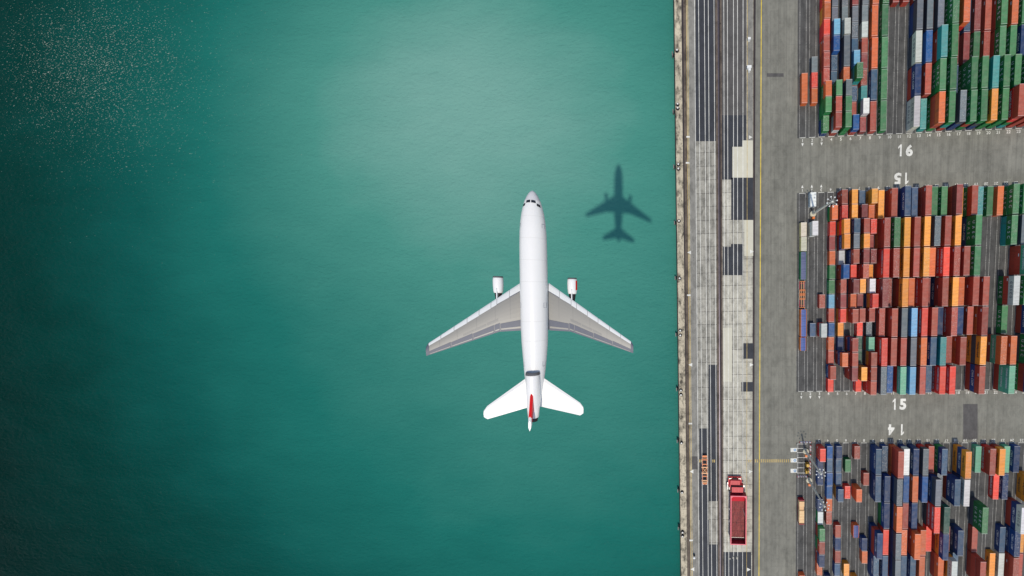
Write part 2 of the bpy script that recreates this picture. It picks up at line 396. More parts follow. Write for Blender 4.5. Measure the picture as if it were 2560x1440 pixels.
# slot corner ticks on the open bays
tick = MB()
for dx in (-1.34, 1.34):
    for dy in (-0.55, 0.55): tick.quad([(dx - 0.16, dy - 0.09, 0), (dx + 0.16, dy - 0.09, 0), (dx + 0.16, dy + 0.09, 0), (dx - 0.16, dy + 0.09, 0)])
tick_me = tick.mesh('slot_tick'); tick_me.materials.append(M['faint_line'])
for n in range(1, 26):
    for yb, js in ((Y15, range(1, 14)), (Y14, range(1, 11)), (Y16, range(-9, 0))):
        for j in js: obj('slot_tick', tick_me, None, yard, (lane_x(n), yb - j * BAY, 0.014))
def digit(ch, x0, x1, y0, y1, flip):
    """large painted figure filling a box on the pavement"""
    a, b = G(x0, y1), G(x1, y0); w, h = b.x - a.x, b.y - a.y
    if ch == '1':
        pts = [(0.5, 0), (1, 0), (1, 1), (0.62, 1), (0.0, 0.80), (0.0, 0.64), (0.5, 0.76)]
        me = bpy.data.meshes.new('figure'); me.from_pydata([(x, y, 0) for x, y in pts], [], [tuple(range(7))])
    else:
        me = text_mesh(ch, 1.0, 1.0, 0.045).copy()
        xs = [v.co.x for v in me.vertices]; ys = [v.co.y for v in me.vertices]
        for v in me.vertices: v.co.x = (v.co.x - min(xs)) / (max(xs) - min(xs)); v.co.y = (v.co.y - min(ys)) / (max(ys) - min(ys))
        me.materials.clear()
    for v in me.vertices:
        if flip: v.co.x, v.co.y = 1 - v.co.x, 1 - v.co.y
        v.co.x *= w; v.co.y *= h
    obj('block_number', me, M['white_line'], yard, (a.x, a.y, 0.02))
for ch, x0, x1, y0, y1, fl in (('1', 2245, 2254.5, 361, 391, 0), ('6', 2264, 2282.5, 361, 391, 0), ('5', 2235, 2253.5, 431.5, 461, 1), ('1', 2262.5, 2271.5, 431.5, 461, 1),
                               ('1', 2231, 2239.5, 996.5, 1024.5, 0), ('5', 2248.5, 2266, 996.5, 1024.5, 0), ('4', 2219.5, 2236.5, 1060.5, 1088, 1), ('1', 2252, 2260.5, 1060.5, 1088, 1)):
    digit(ch, x0, x1, y0, y1, fl)

# ------------------------------------------------------------------ containers
def container_mats():
    out = {}
    for nm in ('paint', 'roof', 'rail', 'tarp', 'stack'):
        m, nt, p = new_mat('container_' + nm)
        tc = nt.nodes.new('ShaderNodeTexCoord'); oi = nt.nodes.new('ShaderNodeObjectInfo')
        geo = nt.nodes.new('ShaderNodeNewGeometry'); pos = geo.outputs['Position']
        if nm == 'stack':
            at = nt.nodes.new('ShaderNodeAttribute'); at.attribute_name = 'paint'; base = at.outputs['Color']
        else: base = oi.outputs['Color']
        hsv = nt.nodes.new('ShaderNodeHueSaturation')
        nt.links.new(base, hsv.inputs['Color'])
        nt.links.new(mth(nt, 'ADD', 0.74, mth(nt, 'MULTIPLY', oi.outputs['Random'], 0.34)), hsv.inputs['Value'])
        c = hsv.outputs[0]
        if nm == 'roof':
            # dust, scuffs and rust of the panels; every roof takes its own cut of the pattern
            dust = ramp(nt, noise(nt, pos, 0.55, 5, 0.65), [(0.42, 0.0), (0.8, 0.4)])
            c = mixc(nt, dust, c, mixc(nt, 0.5, c, (*lin((190, 176, 160)), 1)))
            rust = ramp(nt, noise(nt, pos, 1.3, 4, 0.7, dist=0.4), [(0.60, 0.0), (0.70, 0.75)])
            sel = ramp(nt, oi.outputs['Random'], [(0.45, 0.08), (0.95, 0.9)])
            c = mixc(nt, mth(nt, 'MULTIPLY', rust, sel), c, (*lin((92, 55, 44)), 1))
            spk = ramp(nt, noise(nt, pos, 3.2, 2, 0.5), [(0.58, 0.0), (0.66, 0.6)])
            sel2 = ramp(nt, mth(nt, 'FRACT', mth(nt, 'MULTIPLY', oi.outputs['Random'], 7.31)), [(0.6, 0.0), (0.95, 0.9)])
            c = mixc(nt, mth(nt, 'MULTIPLY', spk, sel2), c, (*lin((214, 205, 196)), 1))
            rib = noise(nt, tc.outputs['Object'], 1.0, 3, 0.6, sx=0.25, sy=1.6)
            c = mixc(nt, ramp(nt, rib, [(0.36, 0.2), (0.5, 0.0)]), c, (*lin((70, 52, 46)), 1))
            p.inputs['Roughness'].default_value = 0.62
        elif nm == 'rail':
            c = mixc(nt, 0.3, c, (*lin((226, 222, 214)), 1)); p.inputs['Roughness'].default_value = 0.45  # end rails whitened: the light they catch is painted in
        elif nm == 'tarp':
            st = noise(nt, tc.outputs['Object'], 1.0, 2, 0.5, sx=0.2, sy=2.2)
            c = mixc(nt, ramp(nt, st, [(0.42, 0.0), (0.6, 0.5)]), c, (*lin((60, 66, 100)), 1))
            p.inputs['Roughness'].default_value = 0.6
        else:
            st = noise(nt, pos, 1.2, 3, 0.6, sz=0.15)
            c = mixc(nt, ramp(nt, st, [(0.55, 0.0), (0.8, 0.5)]), c, (*lin((80, 52, 42)), 1))
            p.inputs['Roughness'].default_value = 0.5
        nt.links.new(c, p.inputs['Base Color'])
        out[nm] = m
    return out
CM = container_mats()
M['door_bar'] = plain_mat('galvanised_bar', lin((170, 172, 172)), 0.45, 0.7)
M['letter_white'] = plain_mat('white_lettering', lin((235, 235, 228)), 0.6)
M['letter_dark'] = plain_mat('dark_lettering', lin((24, 26, 60)), 0.6)
CW, CH = 2.438, 2.59
def container_meshes(L):
    """body with corner posts and corrugated walls, ribbed roof, door leaves with locking bars; origin at base centre, length on Y"""
    h = CW / 2; l = L / 2
    b = MB()
    b.box(-h, h, -l, l, 0.0, 0.16)
    for sx in (-1, 1):
        for sy in (-1, 1):
            x0, x1 = sorted((sx * h, sx * (h - 0.16))); y0, y1 = sorted((sy * l, sy * (l - 0.16)))
            b.box(x0, x1, y0, y1, 0.162, CH - 0.012)
        n = int(L / 0.56); ys = [-l + 0.16 + (L - 0.32) * i / n for i in range(n + 1)]
        vs, fs = [], []
        for i, yy in enumerate(ys):
            xx = sx * (h - 0.012 - (0.05 if i % 2 else 0.0)); vs += [(xx, yy, 0.16), (xx, yy, CH - 0.12)]
        for i in range(n):
            q = (2 * i, 2 * i + 2, 2 * i + 3, 2 * i + 1); fs.append(q if sx > 0 else q[::-1])
        b.add(vs, fs)
        x0, x1 = sorted((sx * (h - 0.004), sx * (h - 0.1))); b.box(x0, x1, -l + 0.16, l - 0.16, CH - 0.12, CH - 0.014)
    b.box(-h + 0.16, h - 0.16, l - 0.1, l - 0.03, 0.16, CH - 0.014)
    b.box(-h + 0.16, h - 0.16, -l + 0.08, -l + 0.11, 0.16, CH - 0.014)
    r = MB(); n = int(L / 0.6); vs, fs = [], []
    ys = [-l + 0.12 + (L - 0.24) * i / (2 * n) for i in range(2 * n + 1)]
    for i, yy in enumerate(ys):
        z = CH - (0.035 if i % 2 else 0.012); vs += [(-h + 0.06, yy, z), (h - 0.06, yy, z)]
    fs = [(2 * i, 2 * i + 1, 2 * i + 3, 2 * i + 2) for i in range(2 * n)]
    r.add(vs, fs)
    for sx in (-1, 1): r.box(*sorted((sx * h, sx * (h - 0.07))), -l + 0.12, l - 0.12, CH - 0.011, CH)
    n_rail = len(r.f)
    for sy in (-1, 1): r.box(-h, h, *sorted((sy * l, sy * (l - 0.24))), CH - 0.011, CH + 0.004)
    d = MB()
    for sx in (-1, 1): d.box(*sorted((sx * 0.02, sx * (h - 0.17))), -l + 0.02, -l + 0.07, 0.2, CH - 0.14)
    g_ = MB()
    for x in (-0.85, -0.4, 0.4, 0.85): g_.tube((x, -l + 0.005, 0.2), (x, -l + 0.005, CH - 0.15), 0.025, n=5)
    t = MB(); t.add([(-h - 0.02, -l, CH - 0.16), (0, -l, CH + 0.10), (h + 0.02, -l, CH - 0.16), (-h - 0.02, l, CH - 0.16), (0, l, CH + 0.10), (h + 0.02, l, CH - 0.16)],
                    [(0, 1, 4, 3), (1, 2, 5, 4), (0, 2, 1), (3, 4, 5)])
    me = {k: v.mesh('container_' + k) for k, v in (('body', b), ('roof', r), ('door', d), ('bar', g_), ('tarp', t))}
    for k in ('body', 'door'): me[k].materials.append(CM['paint'])
    me['roof'].materials.append(CM['roof']); me['roof'].materials.append(CM['rail'])
    for p_ in me['roof'].polygons:
        if p_.index >= n_rail: p_.material_index = 1
    me['tarp'].materials.append(CM['tarp']); me['bar'].materials.append(M['door_bar'])
    return me
LEN = {20: 6.058, 40: 12.192}
CME = {s: container_meshes(LEN[s]) for s in (20, 40)}

# code: (side paint, roof, colour words)
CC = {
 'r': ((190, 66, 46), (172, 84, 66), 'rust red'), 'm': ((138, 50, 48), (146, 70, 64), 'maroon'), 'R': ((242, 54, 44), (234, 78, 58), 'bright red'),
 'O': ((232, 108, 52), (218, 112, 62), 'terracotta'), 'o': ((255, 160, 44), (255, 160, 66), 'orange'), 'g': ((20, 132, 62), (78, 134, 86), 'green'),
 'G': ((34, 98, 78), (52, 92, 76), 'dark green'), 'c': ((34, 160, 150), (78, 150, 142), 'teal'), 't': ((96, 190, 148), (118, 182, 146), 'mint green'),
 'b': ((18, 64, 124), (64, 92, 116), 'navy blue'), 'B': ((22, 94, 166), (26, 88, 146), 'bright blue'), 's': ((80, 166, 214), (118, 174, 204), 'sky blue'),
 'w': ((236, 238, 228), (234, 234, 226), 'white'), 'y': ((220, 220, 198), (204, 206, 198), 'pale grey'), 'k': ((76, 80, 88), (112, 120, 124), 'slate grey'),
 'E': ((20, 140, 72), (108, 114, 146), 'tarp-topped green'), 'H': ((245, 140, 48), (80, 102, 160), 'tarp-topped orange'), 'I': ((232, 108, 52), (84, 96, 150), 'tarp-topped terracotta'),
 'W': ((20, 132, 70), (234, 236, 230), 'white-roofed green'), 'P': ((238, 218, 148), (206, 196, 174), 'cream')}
B15_20 = {1: ['', '', 'P', 'P', '', '', '', '', '', '', 'H', '', '', ''], 2: ['w', '', 'ww', '', '', '', '', '', '', 'b', '', '', '', ''],
 3: ['', '', '', '', '', '', '', 'r', '', 'Ry', '', '', '', ''],
 4: ['', 'gO', 'R', 'm', 'O', 'g', 'g', 's', 'r', 'B', 'O', 'r', 'br', 'R'], 5: ['rr', 'rR', 'oRo', 'rbo', 'y', 'rrB', 'rr', 'rm', 'oR', 'o', 'b', 'rbO', '', ''],
 6: ['ko', 'ko', 'mkb', 'mkk', 'bbr', 'kR', 'brm', 'kO', 'orr', '', 'rbr', 'krr', 'rrm', ''], 7: ['b', 'rm', 'mmr', 'moo', 'mmm', 'RRr', 'ko', 'm', 'kr', 'R', 'G', 'G', 'koo', 'R'],
 8: ['oo', 'O', 'kR', 'm', 'km', 'o', 'kw', 'boR', 'mr', 'k', 'rt', 'kor', 'brr', 'rRr']}
B15_40 = {1: ['', '', 'E', '', 'H', '', ''], 9: ['o', 'Orr', 'rRR', 'RRm', 'kr', 'kRR', 'bbk'], 10: ['rr', 'rgg', 'mmr', 'm', 'rrr', 'krr', 'rB'],
 11: ['sbb', 'ooo', 'ooo', 'rro', 'rok', 'rOr', 'rRt'], 12: ['kb', 'kmr', 'krr', 'kO', 'rcs', 'bbk', 'kcs'], 13: ['rrr', 'ooo', 'ooo', 'gRr', 'rRR', 'rrO', 'kmr'],
 14: ['kg', 'ook', 'kO', 'm', 'mrr', 'bbb', 'kb'], 15: ['gg', 'brr', 'bRR', 'bmr', 'kb', 'kGc', 'rRR'], 16: ['rrm', 'ooo', 'RRr', 'roo', 'oRr', 'kr', 'rRR'],
 17: ['o', '', 'rOr', 'kO', 'kb', 'oOr', ''], 18: ['gr', 'bgg', 'ggg', 'brr', 'Or', '', ''], 19: ['c', '', '', 'mmr', 'tOr', 'oko', 'rbr'], 20: ['g', '', '', '', '', '', ''],
 21: ['O', '', '', '', '', 'rtO', ''], 22: ['gg', 'cg', '', 'gry', 'g', 'rrO', 'rtt'], 23: ['gg', 'bk', 'rrt', 'bgg', '', '', ''], 24: ['r', '', '', '', 'rb', 'kgg', 'grb']}
B16_20 = {2: ['', '', 'O', 'R', 'k'], 3: ['bg', 'ggg', 'ggO', 'gr', 'Or', 'Or', 'RR', 'oO', 'RO', 'c'], 4: ['rwr', 'krr', 'kgg', 'b', 'b', 'bB', 'ms', 'k', 'k', 'k'],
 5: ['ggg', 'kgg', 'bbk', 'rO', '', '', 'ky', 'k', 'k', 'O'], 6: ['rB', 'r', 'b', 'rcg', 'ks', 'b', 'k', 'k', 'm', 'k'], 7: ['m', 'gw', 'c', 'r', 'm', 'r', 'y', 'k', 'k', 'y']}
B16_40 = {1: ['', 'O'], 5: ['', '', 'bk'], 8: ['r', 'b', 'O', 'O', 'O'], 9: ['g', 'g', 'g', 'g', 'g'], 10: ['', '', '', '', 'r'], 11: ['', '', '', '', 'r'],
 12: ['yy', 'rb', 'ky', 'bk', 'ry'], 13: ['c', 'kr', 'yB', 'kk', 'ry'], 14: ['grO', 'ggg', 'rrc', 'rk', 'gg'], 15: ['rcg', 'ggg', 'kgg', 'kgg', 'kg'], 16: ['bbk', 'b', 'm', 'rRO', 'k'],
 17: ['grg', 'ggg', 'm', 'b', 'b'], 18: ['bkg', 'ggg', 'g', 'm', 'm'], 19: ['ggo', 'gcc', 'r', 'r', 'r'], 20: ['ggg', 'ggg', 'rg', 'rg', 'rg'], 21: ['cgRr', 'ggg', 'gg', 'gO', 'gO'],
 22: ['rrrr', 'ggg', 'bb', 'bg', 'r'], 23: ['rrr', 'gg', 'b', 'g', 'r']}
B14_20 = {1: ['', '', '', '', '', '', '', '', '', '', 'O'], 3: ['rR', 'b', 'b', '', 'b', 'W', 'rg', 'gr', 'rb', 'O'], 4: ['B', 'b', 'B', 'B', 'O', 'r', '', '', '', '', 'b'],
 5: ['b', 'b', 'b', 'ob', '', '', 'r', 'b', 'r', 'b'], 6: ['', 'g', '', 'R', '', '', '', '', '', 'o'], 7: ['r', '', '', 'OO', '', '', 'I', '', '', '', 'o'], 8: ['', '', 'r', '', '', '', '', 'b', 'O', '']}
B14_40 = {9: ['bb', 'bb', '', 'brb', 'bb'], 10: ['b', 'bb', 'gb', 'rR', 'rb'], 11: ['Orr', 'Obk', 'bbO', 'rbk', 'rbk'], 12: ['bw', 'bB', 'kr', 'bO', 'bb'], 13: ['bb', 'rO', 'bb', 'brO', 'bb'],
 14: ['Rk', 'bB', '', 'rO', 'bO'], 15: ['r', 'Obk', 'kRR', 'R', ''], 16: ['gb', 'k', 'gkG', 'rob', 'rO'], 17: ['', 'rbb', '', 'm', 'goy'], 18: ['obo', 'bby', '', 'bb', 'b'],
 20: ['t', '', 'kgg', 'r', 'rrr'], 21: ['Rr', '', '', '', ''], 22: ['ro', 'R', '', '', 'o'], 23: ['t', 'b', '', 'b', 'y'], 24: ['b', '', 'rby', 'bb', 'rr'], 25: ['', 'oo', '', 'o', 'r']}
BR = {'g': ('U A S C', 1.75, 1.3, 'letter_white', 0), 'R': ('HAMBURG SÜD', 1.45, 1.0, 'letter_white', 0), 'o': ('Hapag-Lloyd', 1.35, 1.0, 'letter_dark', 0),
      'b': ('CMA CGM', 1.5, 1.0, 'letter_white', 0.3), 't': ('CHINA SHIPPING', 1.15, 1.0, 'letter_white', 0), 'y': ('C O S C O', 1.3, 1.2, 'letter_dark', 0)}
BR20 = {'b': ('CMA CGM', 1.0, 1.0, 'letter_white', 0.3), 'g': ('U A S C', 1.1, 1.1, 'letter_white', 0), 'R': ('HAMBURG SÜD', 0.72, 1.0, 'letter_white', 0), 'o': ('Hapag-Lloyd', 0.72, 1.0, 'letter_dark', 0)}

stacks = []                                                    # block, size, lane, bay number, centre y, codes
for blk, y0, dirn, t20, t40 in (('16', Y16, 1, B16_20, B16_40), ('15', Y15, -1, B15_20, B15_40), ('14', Y14, -1, B14_20, B14_40)):
    for size, tab in ((20, t20), (40, t40)):
        for n, rows in tab.items():
            for j, s in enumerate(rows):
                if s: stacks.append((blk, size, n, j, y0 + dirn * BAY * ((j + 0.5) if size == 20 else (2 * j + 1)), s))
height = {}
for blk, size, n, j, yc, s in stacks:
    for q in ((j,) if size == 20 else (2 * j, 2 * j + 1)): height[blk, n, q] = len(s)
def side_seen(blk, size, n, j, t):
    """how much of the quay-side wall of tier t (from 1) shows past the next lane's stack, 0..1"""
    best = 0
    for q in ((j,) if size == 20 else (2 * j, 2 * j + 1)):
        hl = height.get((blk, n - 1, q), 0) * CH; xw = lane_x(n) - CW / 2; xn = lane_x(n - 1) + CW / 2
        if hl == 0: best = max(best, 1.0); continue
        top = xn * CAM_H / (CAM_H - hl)                        # where the neighbour's edge falls on the ground
        lo = xw * CAM_H / (CAM_H - (t - 1) * CH); hi = xw * CAM_H / (CAM_H - t * CH)
        best = max(best, min(1.0, max(0.0, (hi - max(lo, top)) / (hi - lo))))
    if (blk == '16' and j == 0) or (blk == '14' and j == 0): best = max(best, 0.35)
    return best
cand = []
for blk, size, n, j, yc, s in stacks:
    for t in range(1, len(s) + 1):
        top = t == len(s)
        seen = side_seen(blk, size, n, j, t)
        area = (2.0 if top else 0.0) + seen * (n / 20.0)
        cand.append((area * (size / 20), seen, top, blk, size, n, j, yc, t, s))
cand.sort(key=lambda c: -c[0])
count = {20: 0, 40: 0}; rest = []
LANE = ['', 'one', 'two', 'three', 'four', 'five', 'six', 'seven', 'eight', 'nine', 'ten', 'eleven', 'twelve', 'thirteen', 'fourteen', 'fifteen', 'sixteen', 'seventeen', 'eighteen',
        'nineteen', 'twenty', 'twenty-one', 'twenty-two', 'twenty-three', 'twenty-four', 'twenty-five']
BLOCK = {'14': 'fourteen', '15': 'fifteen', '16': 'sixteen'}
rc = random.Random(3)
def jit(rgb, a=0.10):
    k = 1 + rc.uniform(-a, a); return tuple(min(0.95, max(0.0, x * k * (1 + rc.uniform(-0.05, 0.05)))) for x in lin(rgb))
for area, seen, top, blk, size, n, j, yc, t, s in cand:
    code = s[t - 1]; body, roof, words = CC[code]
    ox, oy = rc.uniform(-0.12, 0.12), rc.uniform(-0.06, 0.06)
    loc = (lane_x(n) + ox, yc + oy, 0.016 + (t - 1) * CH * 1.003)
    if count[size] >= 298 or not (top or seen > 0.12):
        rest.append((loc, size, jit(body))); continue
    count[size] += 1
    me = CME[size]; nm = 'twenty_foot_container' if size == 20 else 'forty_foot_container'
    root = obj(nm, me['body'], None, None, loc); root.rotation_euler = (0, 0, rc.uniform(-0.004, 0.004))
    bc = jit(body); root.color = (*bc, 1)
    place = f"{ordinal(j)} slot {'up' if blk == '16' else 'down'}"
    pos = 'standing alone' if len(s) == 1 else 'topmost' if top else 'at the bottom' if t == 1 else 'in the middle' if len(s) == 3 else ordinal(t - 1) + ' up'
    siz = 'short' if size == 20 else 'long'
    tag(root, f"{siz} {words} container, {pos}, {place} lane {LANE[n]} of block {BLOCK[blk]}", 'container', f"{'short' if size == 20 else 'long'} containers stacked in the yard")
    tarp = code in 'EHI'
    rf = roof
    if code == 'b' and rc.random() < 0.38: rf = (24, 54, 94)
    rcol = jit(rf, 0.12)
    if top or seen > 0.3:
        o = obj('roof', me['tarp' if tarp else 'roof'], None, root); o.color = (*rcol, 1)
    if top or blk == '16':
        o = obj('door', me['door'], None, root); o.color = (*bc, 1)
        obj('locking_bars', me['bar'], None, o)
    b = (BR if size == 40 else BR20).get(code)
    if b and seen > 0.3 and (size == 40 or rc.random() < 0.6):
        o = obj('lettering', text_mesh(b[0], b[1], b[2], 0.02 if size == 40 else 0.0, b[4]), M[b[3]], root, (-CW / 2 - 0.012, 0.3 if size == 40 else 0, 1.3))
        o.rotation_euler = (math.pi / 2, 0, -math.pi / 2); o['kind'] = 'stuff'
    elif code in 'rmO' and seen > 0.3 and rc.random() < 0.5:
        w_ = 1.2 if size == 40 else 0.8; yy = rc.choice((0.75, 0.35)) * LEN[size] / 2
        o = MB().box(-CW / 2 - 0.016, -CW / 2 + 0.01, yy - w_ / 2, yy + w_ / 2, 1.7, 2.1).build('name_plate', M['letter_white'], root)
# everything further down the stacks that hardly shows
if rest:
    vs, fs, cs = [], [], []
    for loc, size, c in rest:
        h, l = CW / 2, LEN[size] / 2; o = len(vs); x, y, z = loc
        vs += [(x + sx * h, y + sy * l, z + zz) for zz in (0, CH - 0.003) for sx, sy in ((-1, -1), (1, -1), (1, 1), (-1, 1))]
        fs += [tuple(o + i for i in f) for f in ((3, 2, 1, 0), (4, 5, 6, 7), (0, 1, 5, 4), (1, 2, 6, 5), (2, 3, 7, 6), (3, 0, 4, 7))]
        cs += [c] * 8
    me = bpy.data.meshes.new('lower_containers'); me.from_pydata(vs, [], fs)
    a = me.color_attributes.new('paint', 'FLOAT_COLOR', 'POINT')
    for i, c in enumerate(cs): a.data[i].color = (*c, 1)
    o = obj('lower_containers', me, CM['stack'])
    tag(o, 'containers hidden low in the stacks between their neighbours', 'container stack', kind='stuff')
print('CONTAINERS', count, len(rest), len(cand))
# ------------------------------------------------------------------ the airliner
M['plane_white'] = plain_mat('aircraft_white', lin((243, 240, 234)), 0.32, 0.0, 0.06, 0.4, 0.3)
M['plane_grey'] = plain_mat('wing_grey', lin((134, 132, 126)), 0.45, 0.1, 0.06, 0.5)
M['plane_slat'] = plain_mat('slat_paint', lin((222, 223, 220)), 0.4, 0.0, 0.08, 0.5)
M['plane_spoiler'] = plain_mat('spoiler_grey', lin((120, 119, 116)), 0.45, 0.1, 0.06, 0.5)
M['plane_flap'] = plain_mat('flap_metal', lin((82, 86, 100)), 0.5, 0.0, 0.25, 0.8)
M['plane_dark'] = plain_mat('engine_metal', lin((44, 41, 41)), 0.5, 0.3, 0.3, 2.0)
M['plane_lip'] = plain_mat('intake_metal', lin((120, 116, 114)), 0.45, 0.3, 0.2, 2.0)
M['plane_red'] = plain_mat('red_livery', lin((236, 20, 22)), 0.4, 0.0, 0.08, 1.0)
M['plane_glass'] = plain_mat('cockpit_glass', lin((40, 42, 48)), 0.12, 0.0, 0.1, 1.0)
M['plane_nose'] = plain_mat('radome_grey', lin((226, 222, 220)), 0.4, 0.0, 0.05, 1.0)
M['plane_joint'] = plain_mat('skin_joint', lin((226, 223, 217)), 0.5, 0.0, 0.05, 1.0)
M['plane_seam'] = plain_mat('door_seam', lin((150, 152, 158)), 0.5, 0.0, 0.05, 1.0)
def build_plane():
    S = 33.54 / 583.0 * (CAM_H - PLANE_Z) / 49.07                                          # metres per model unit
    plane = empty('airliner', PLANE_AT)
    plane.rotation_euler = Euler((0, math.radians(12.0), math.radians(-2.3)), 'XYZ')   # in a gentle right-hand bank
    tag(plane, 'white three-engined jet airliner flying over the green harbour water', 'airplane')
    def sc(mb): mb.v = [(x * S, y * S, z * S) for x, y, z in mb.v]; return mb
    def cz(p): return 0 if p > -110 else (-110 - p) * 0.10
    prof = [(292, 0.5), (289.5, 5.5), (285, 9.5), (277, 14.5), (266, 19.6), (252, 24), (236, 27.6), (215, 30.6), (190, 32.6), (160, 33.6), (110, 34), (40, 34.2), (-40, 34), (-80, 32.6), (-115, 30),
            (-150, 26.8), (-180, 23), (-210, 18.4), (-240, 13.4), (-262, 9), (-270, 5)]
    prof = [(p, r * 0.94) for p, r in prof]
    body = sc(MB().lathe([p for p in prof if p[0] < 267], 40, 'Y', cz=cz)).build('fuselage', M['plane_white'], plane)
    sc(MB().lathe([p for p in prof if p[0] > 265], 40, 'Y', cz=cz)).build('nose_cone', M['plane_nose'], plane)
    def rad(y):
        for (a, ra), (b, rb) in zip(prof, prof[1:]):
            if b <= y <= a: return ra + (rb - ra) * (a - y) / (a - b)
        return 5
    # cockpit panes wrapped on the nose
    for a0, a1, y0, y1 in ((93, 122, 266, 258), (127, 152, 260, 250), (87, 58, 266, 258), (53, 28, 260, 250)):
        mb = MB(); n = 5; vs = []
        for i in range(n + 1):
            a = math.radians(a0 + (a1 - a0) * i / n); dy = -(abs(a0 + (a1 - a0) * i / n - 90) / 70) ** 2 * 5
            for yy in (y0 + dy, y0 - 6.5 + dy):
                r = rad(yy) + 0.35; vs.append((math.cos(a) * r, yy, math.sin(a) * r))
        mb.add(vs, [((2 * i, 2 * i + 1, 2 * i + 3, 2 * i + 2) if a1 > a0 else (2 * i, 2 * i + 2, 2 * i + 3, 2 * i + 1)) for i in range(n)], True)
        sc(mb).build('cockpit_window', M['plane_glass'], plane)
    # doors: thin outlined panels on the shoulders
    for y0 in (15, -131, 205):
        for sd in (1, -1):
            mb = MB(); r = rad(y0) + 0.3 + cz(y0) * 0
            def P(a, yy): return (sd * math.cos(a) * r, yy, math.sin(a) * r + cz(y0))
            for (aa, ab, ya, yb) in ((0.30, 0.62, y0 + 6, y0 + 5.2), (0.30, 0.62, y0 - 6, y0 - 5.2), (0.60, 0.63, y0 + 6, y0 - 6), (0.29, 0.32, y0 + 6, y0 - 6)):
                q = [P(aa, ya), P(ab, ya), P(ab, yb), P(aa, yb)]; mb.quad(q)
            sc(mb).build('door_outline', M['plane_seam'], plane)
    # wings
    LE = [(20, 80), (34, 70), (251, -79), (256, -88)]
    TE = [(20, -51), (34, -50.5), (88, -53), (250, -107), (256, -109)]
    def ip(t, x):
        for (a, ya), (b, yb) in zip(t, t[1:]):
            if a <= x <= b: return ya + (yb - ya) * (x - a) / (b - a)
        return t[-1][1]
    def wz(x): return -12 + (x - 20) * 0.075
    def thick(x): return 9.5 - 6.5 * (x - 20) / 236
    def wing_strip(sd, x0, x1, f0, f1, dz, nx=10, le=LE, te=TE, wzf=wz, thf=thick, nc=5):
        mb = MB(); rows = []
        for i in range(nx + 1):
            x = x0 + (x1 - x0) * i / nx; l, t = ip(le, x), ip(te, x); top, bot = [], []
            for k in range(nc + 1):
                f = f0 + (f1 - f0) * k / nc
                y = l + (t - l) * f; h = thf(x) * (math.sqrt(max(f, 0.0)) * 1.9 - 1.25 * f - 0.65 * f * f * f) * 0.75
                top.append((sd * x, y, wzf(x) + h + dz)); bot.append((sd * x, y, wzf(x) - h * 0.55 - dz))
            rows.append([(px * 0.957, py, pz) for px, py, pz in top + bot[::-1]])
        m_ = len(rows[0]); vs = [p for r in rows for p in r]; fs = []
        for i in range(nx):
            for k in range(m_):
                k2 = (k + 1) % m_; q = (i * m_ + k, i * m_ + k2, (i + 1) * m_ + k2, (i + 1) * m_ + k); fs.append(q[::-1] if sd > 0 else q)
        fs += [tuple(range(m_)) if sd > 0 else tuple(range(m_ - 1, -1, -1)), tuple((nx) * m_ + k for k in (range(m_ - 1, -1, -1) if sd > 0 else range(m_)))]
        mb.add(vs, fs, False); return sc(mb)
    for sd in (-1, 1):
        w = wing_strip(sd, 20, 250, 0.03, 0.985, 0.0, 16, nc=10).build('wing', M['plane_grey'], plane)
        cuts = [34, 62, 92, 106, 134, 162, 192, 222, 250]
        for a, b in zip(cuts, cuts[1:]):
            mb = wing_strip(sd, a + 0.5, b - 0.5, 0.0, 0.15 + 0.10 * (a / 250), 0.5, 3); mb.build('slat', M['plane_slat'], w)
        mb = wing_strip(sd, 34, 250, 0.155, 0.18, 0.35, 10); mb.v = mb.v; mb.build('slat_track', M['plane_flap'], w)
        fc = [34, 86, 100, 150, 200, 250]
        for a, b in zip(fc, fc[1:]):
            wing_strip(sd, a + 0.5, b - 0.5, 0.77 - 0.10 * ((a - 34) / 216), 1.0, 0.45, 4).build('flap', M['plane_flap'], w)
            wing_strip(sd, a + 2, b - 2, 0.91, 0.95, 0.65, 4).build('flap_panel', M['plane_grey'], w)
        for a, b in ((90, 117), (119, 146), (148, 172)): wing_strip(sd, a, b, 0.60, 0.68, 0.3, 2).build('spoiler', M['plane_spoiler'], w)
        for a in (60, 96, 140, 185, 225): wing_strip(sd, a, a + 0.8, 0.18, 0.70, 0.12, 2).build('panel_joint', M['plane_spoiler'], w)
        wing_strip(sd, 249, 256, 0.0, 1.0, 0.6, 4).build('wing_tip', M['plane_flap'], w)
        # engine under the wing
        ex, ez = sd * 89.0, -19
        eng = sc(MB().lathe([(83, 9.0), (84, 10.4), (82, 11.4), (74, 12.2), (60, 12.1), (48, 11.2), (43, 10.1), (43, 8.5)], 24, 'Y', (ex, 0, ez))).build('engine', M['plane_white'], plane)
        sc(MB().lathe([(82, 8.8), (84.4, 9.9), (84.0, 11.0), (80.5, 11.7)], 24, 'Y', (ex, 0, ez))).build('intake_lip', M['plane_lip'], eng)
        sc(MB().lathe([(78, 0.4), (78, 8.9), (83, 8.9)], 24, 'Y', (ex, 0, ez))).build('fan', M['plane_dark'], eng)
        sc(MB().lathe([(44, 8.9), (32, 7.4), (24, 5.8), (18, 2.0), (14, 0.4)], 20, 'Y', (ex, 0, ez))).build('exhaust', M['plane_dark'], eng)
        sc(MB().hexa([(ex - 1.6, 20), (ex + 1.6, 20), (ex + 1.6, 70), (ex - 1.6, 70)], ez + 6, ez + 13, [(ex - 1.2, 10), (ex + 1.2, 10), (ex + 1.2, 52), (ex - 1.2, 52)])).build('pylon', M['plane_slat'], eng)
        # tailplane
        LE2 = [(8, -163), (24, -170), (111, -231), (119, -237), (124, -246)]; TE2 = [(8, -243), (16, -243), (117, -268), (121, -267), (124, -262)]
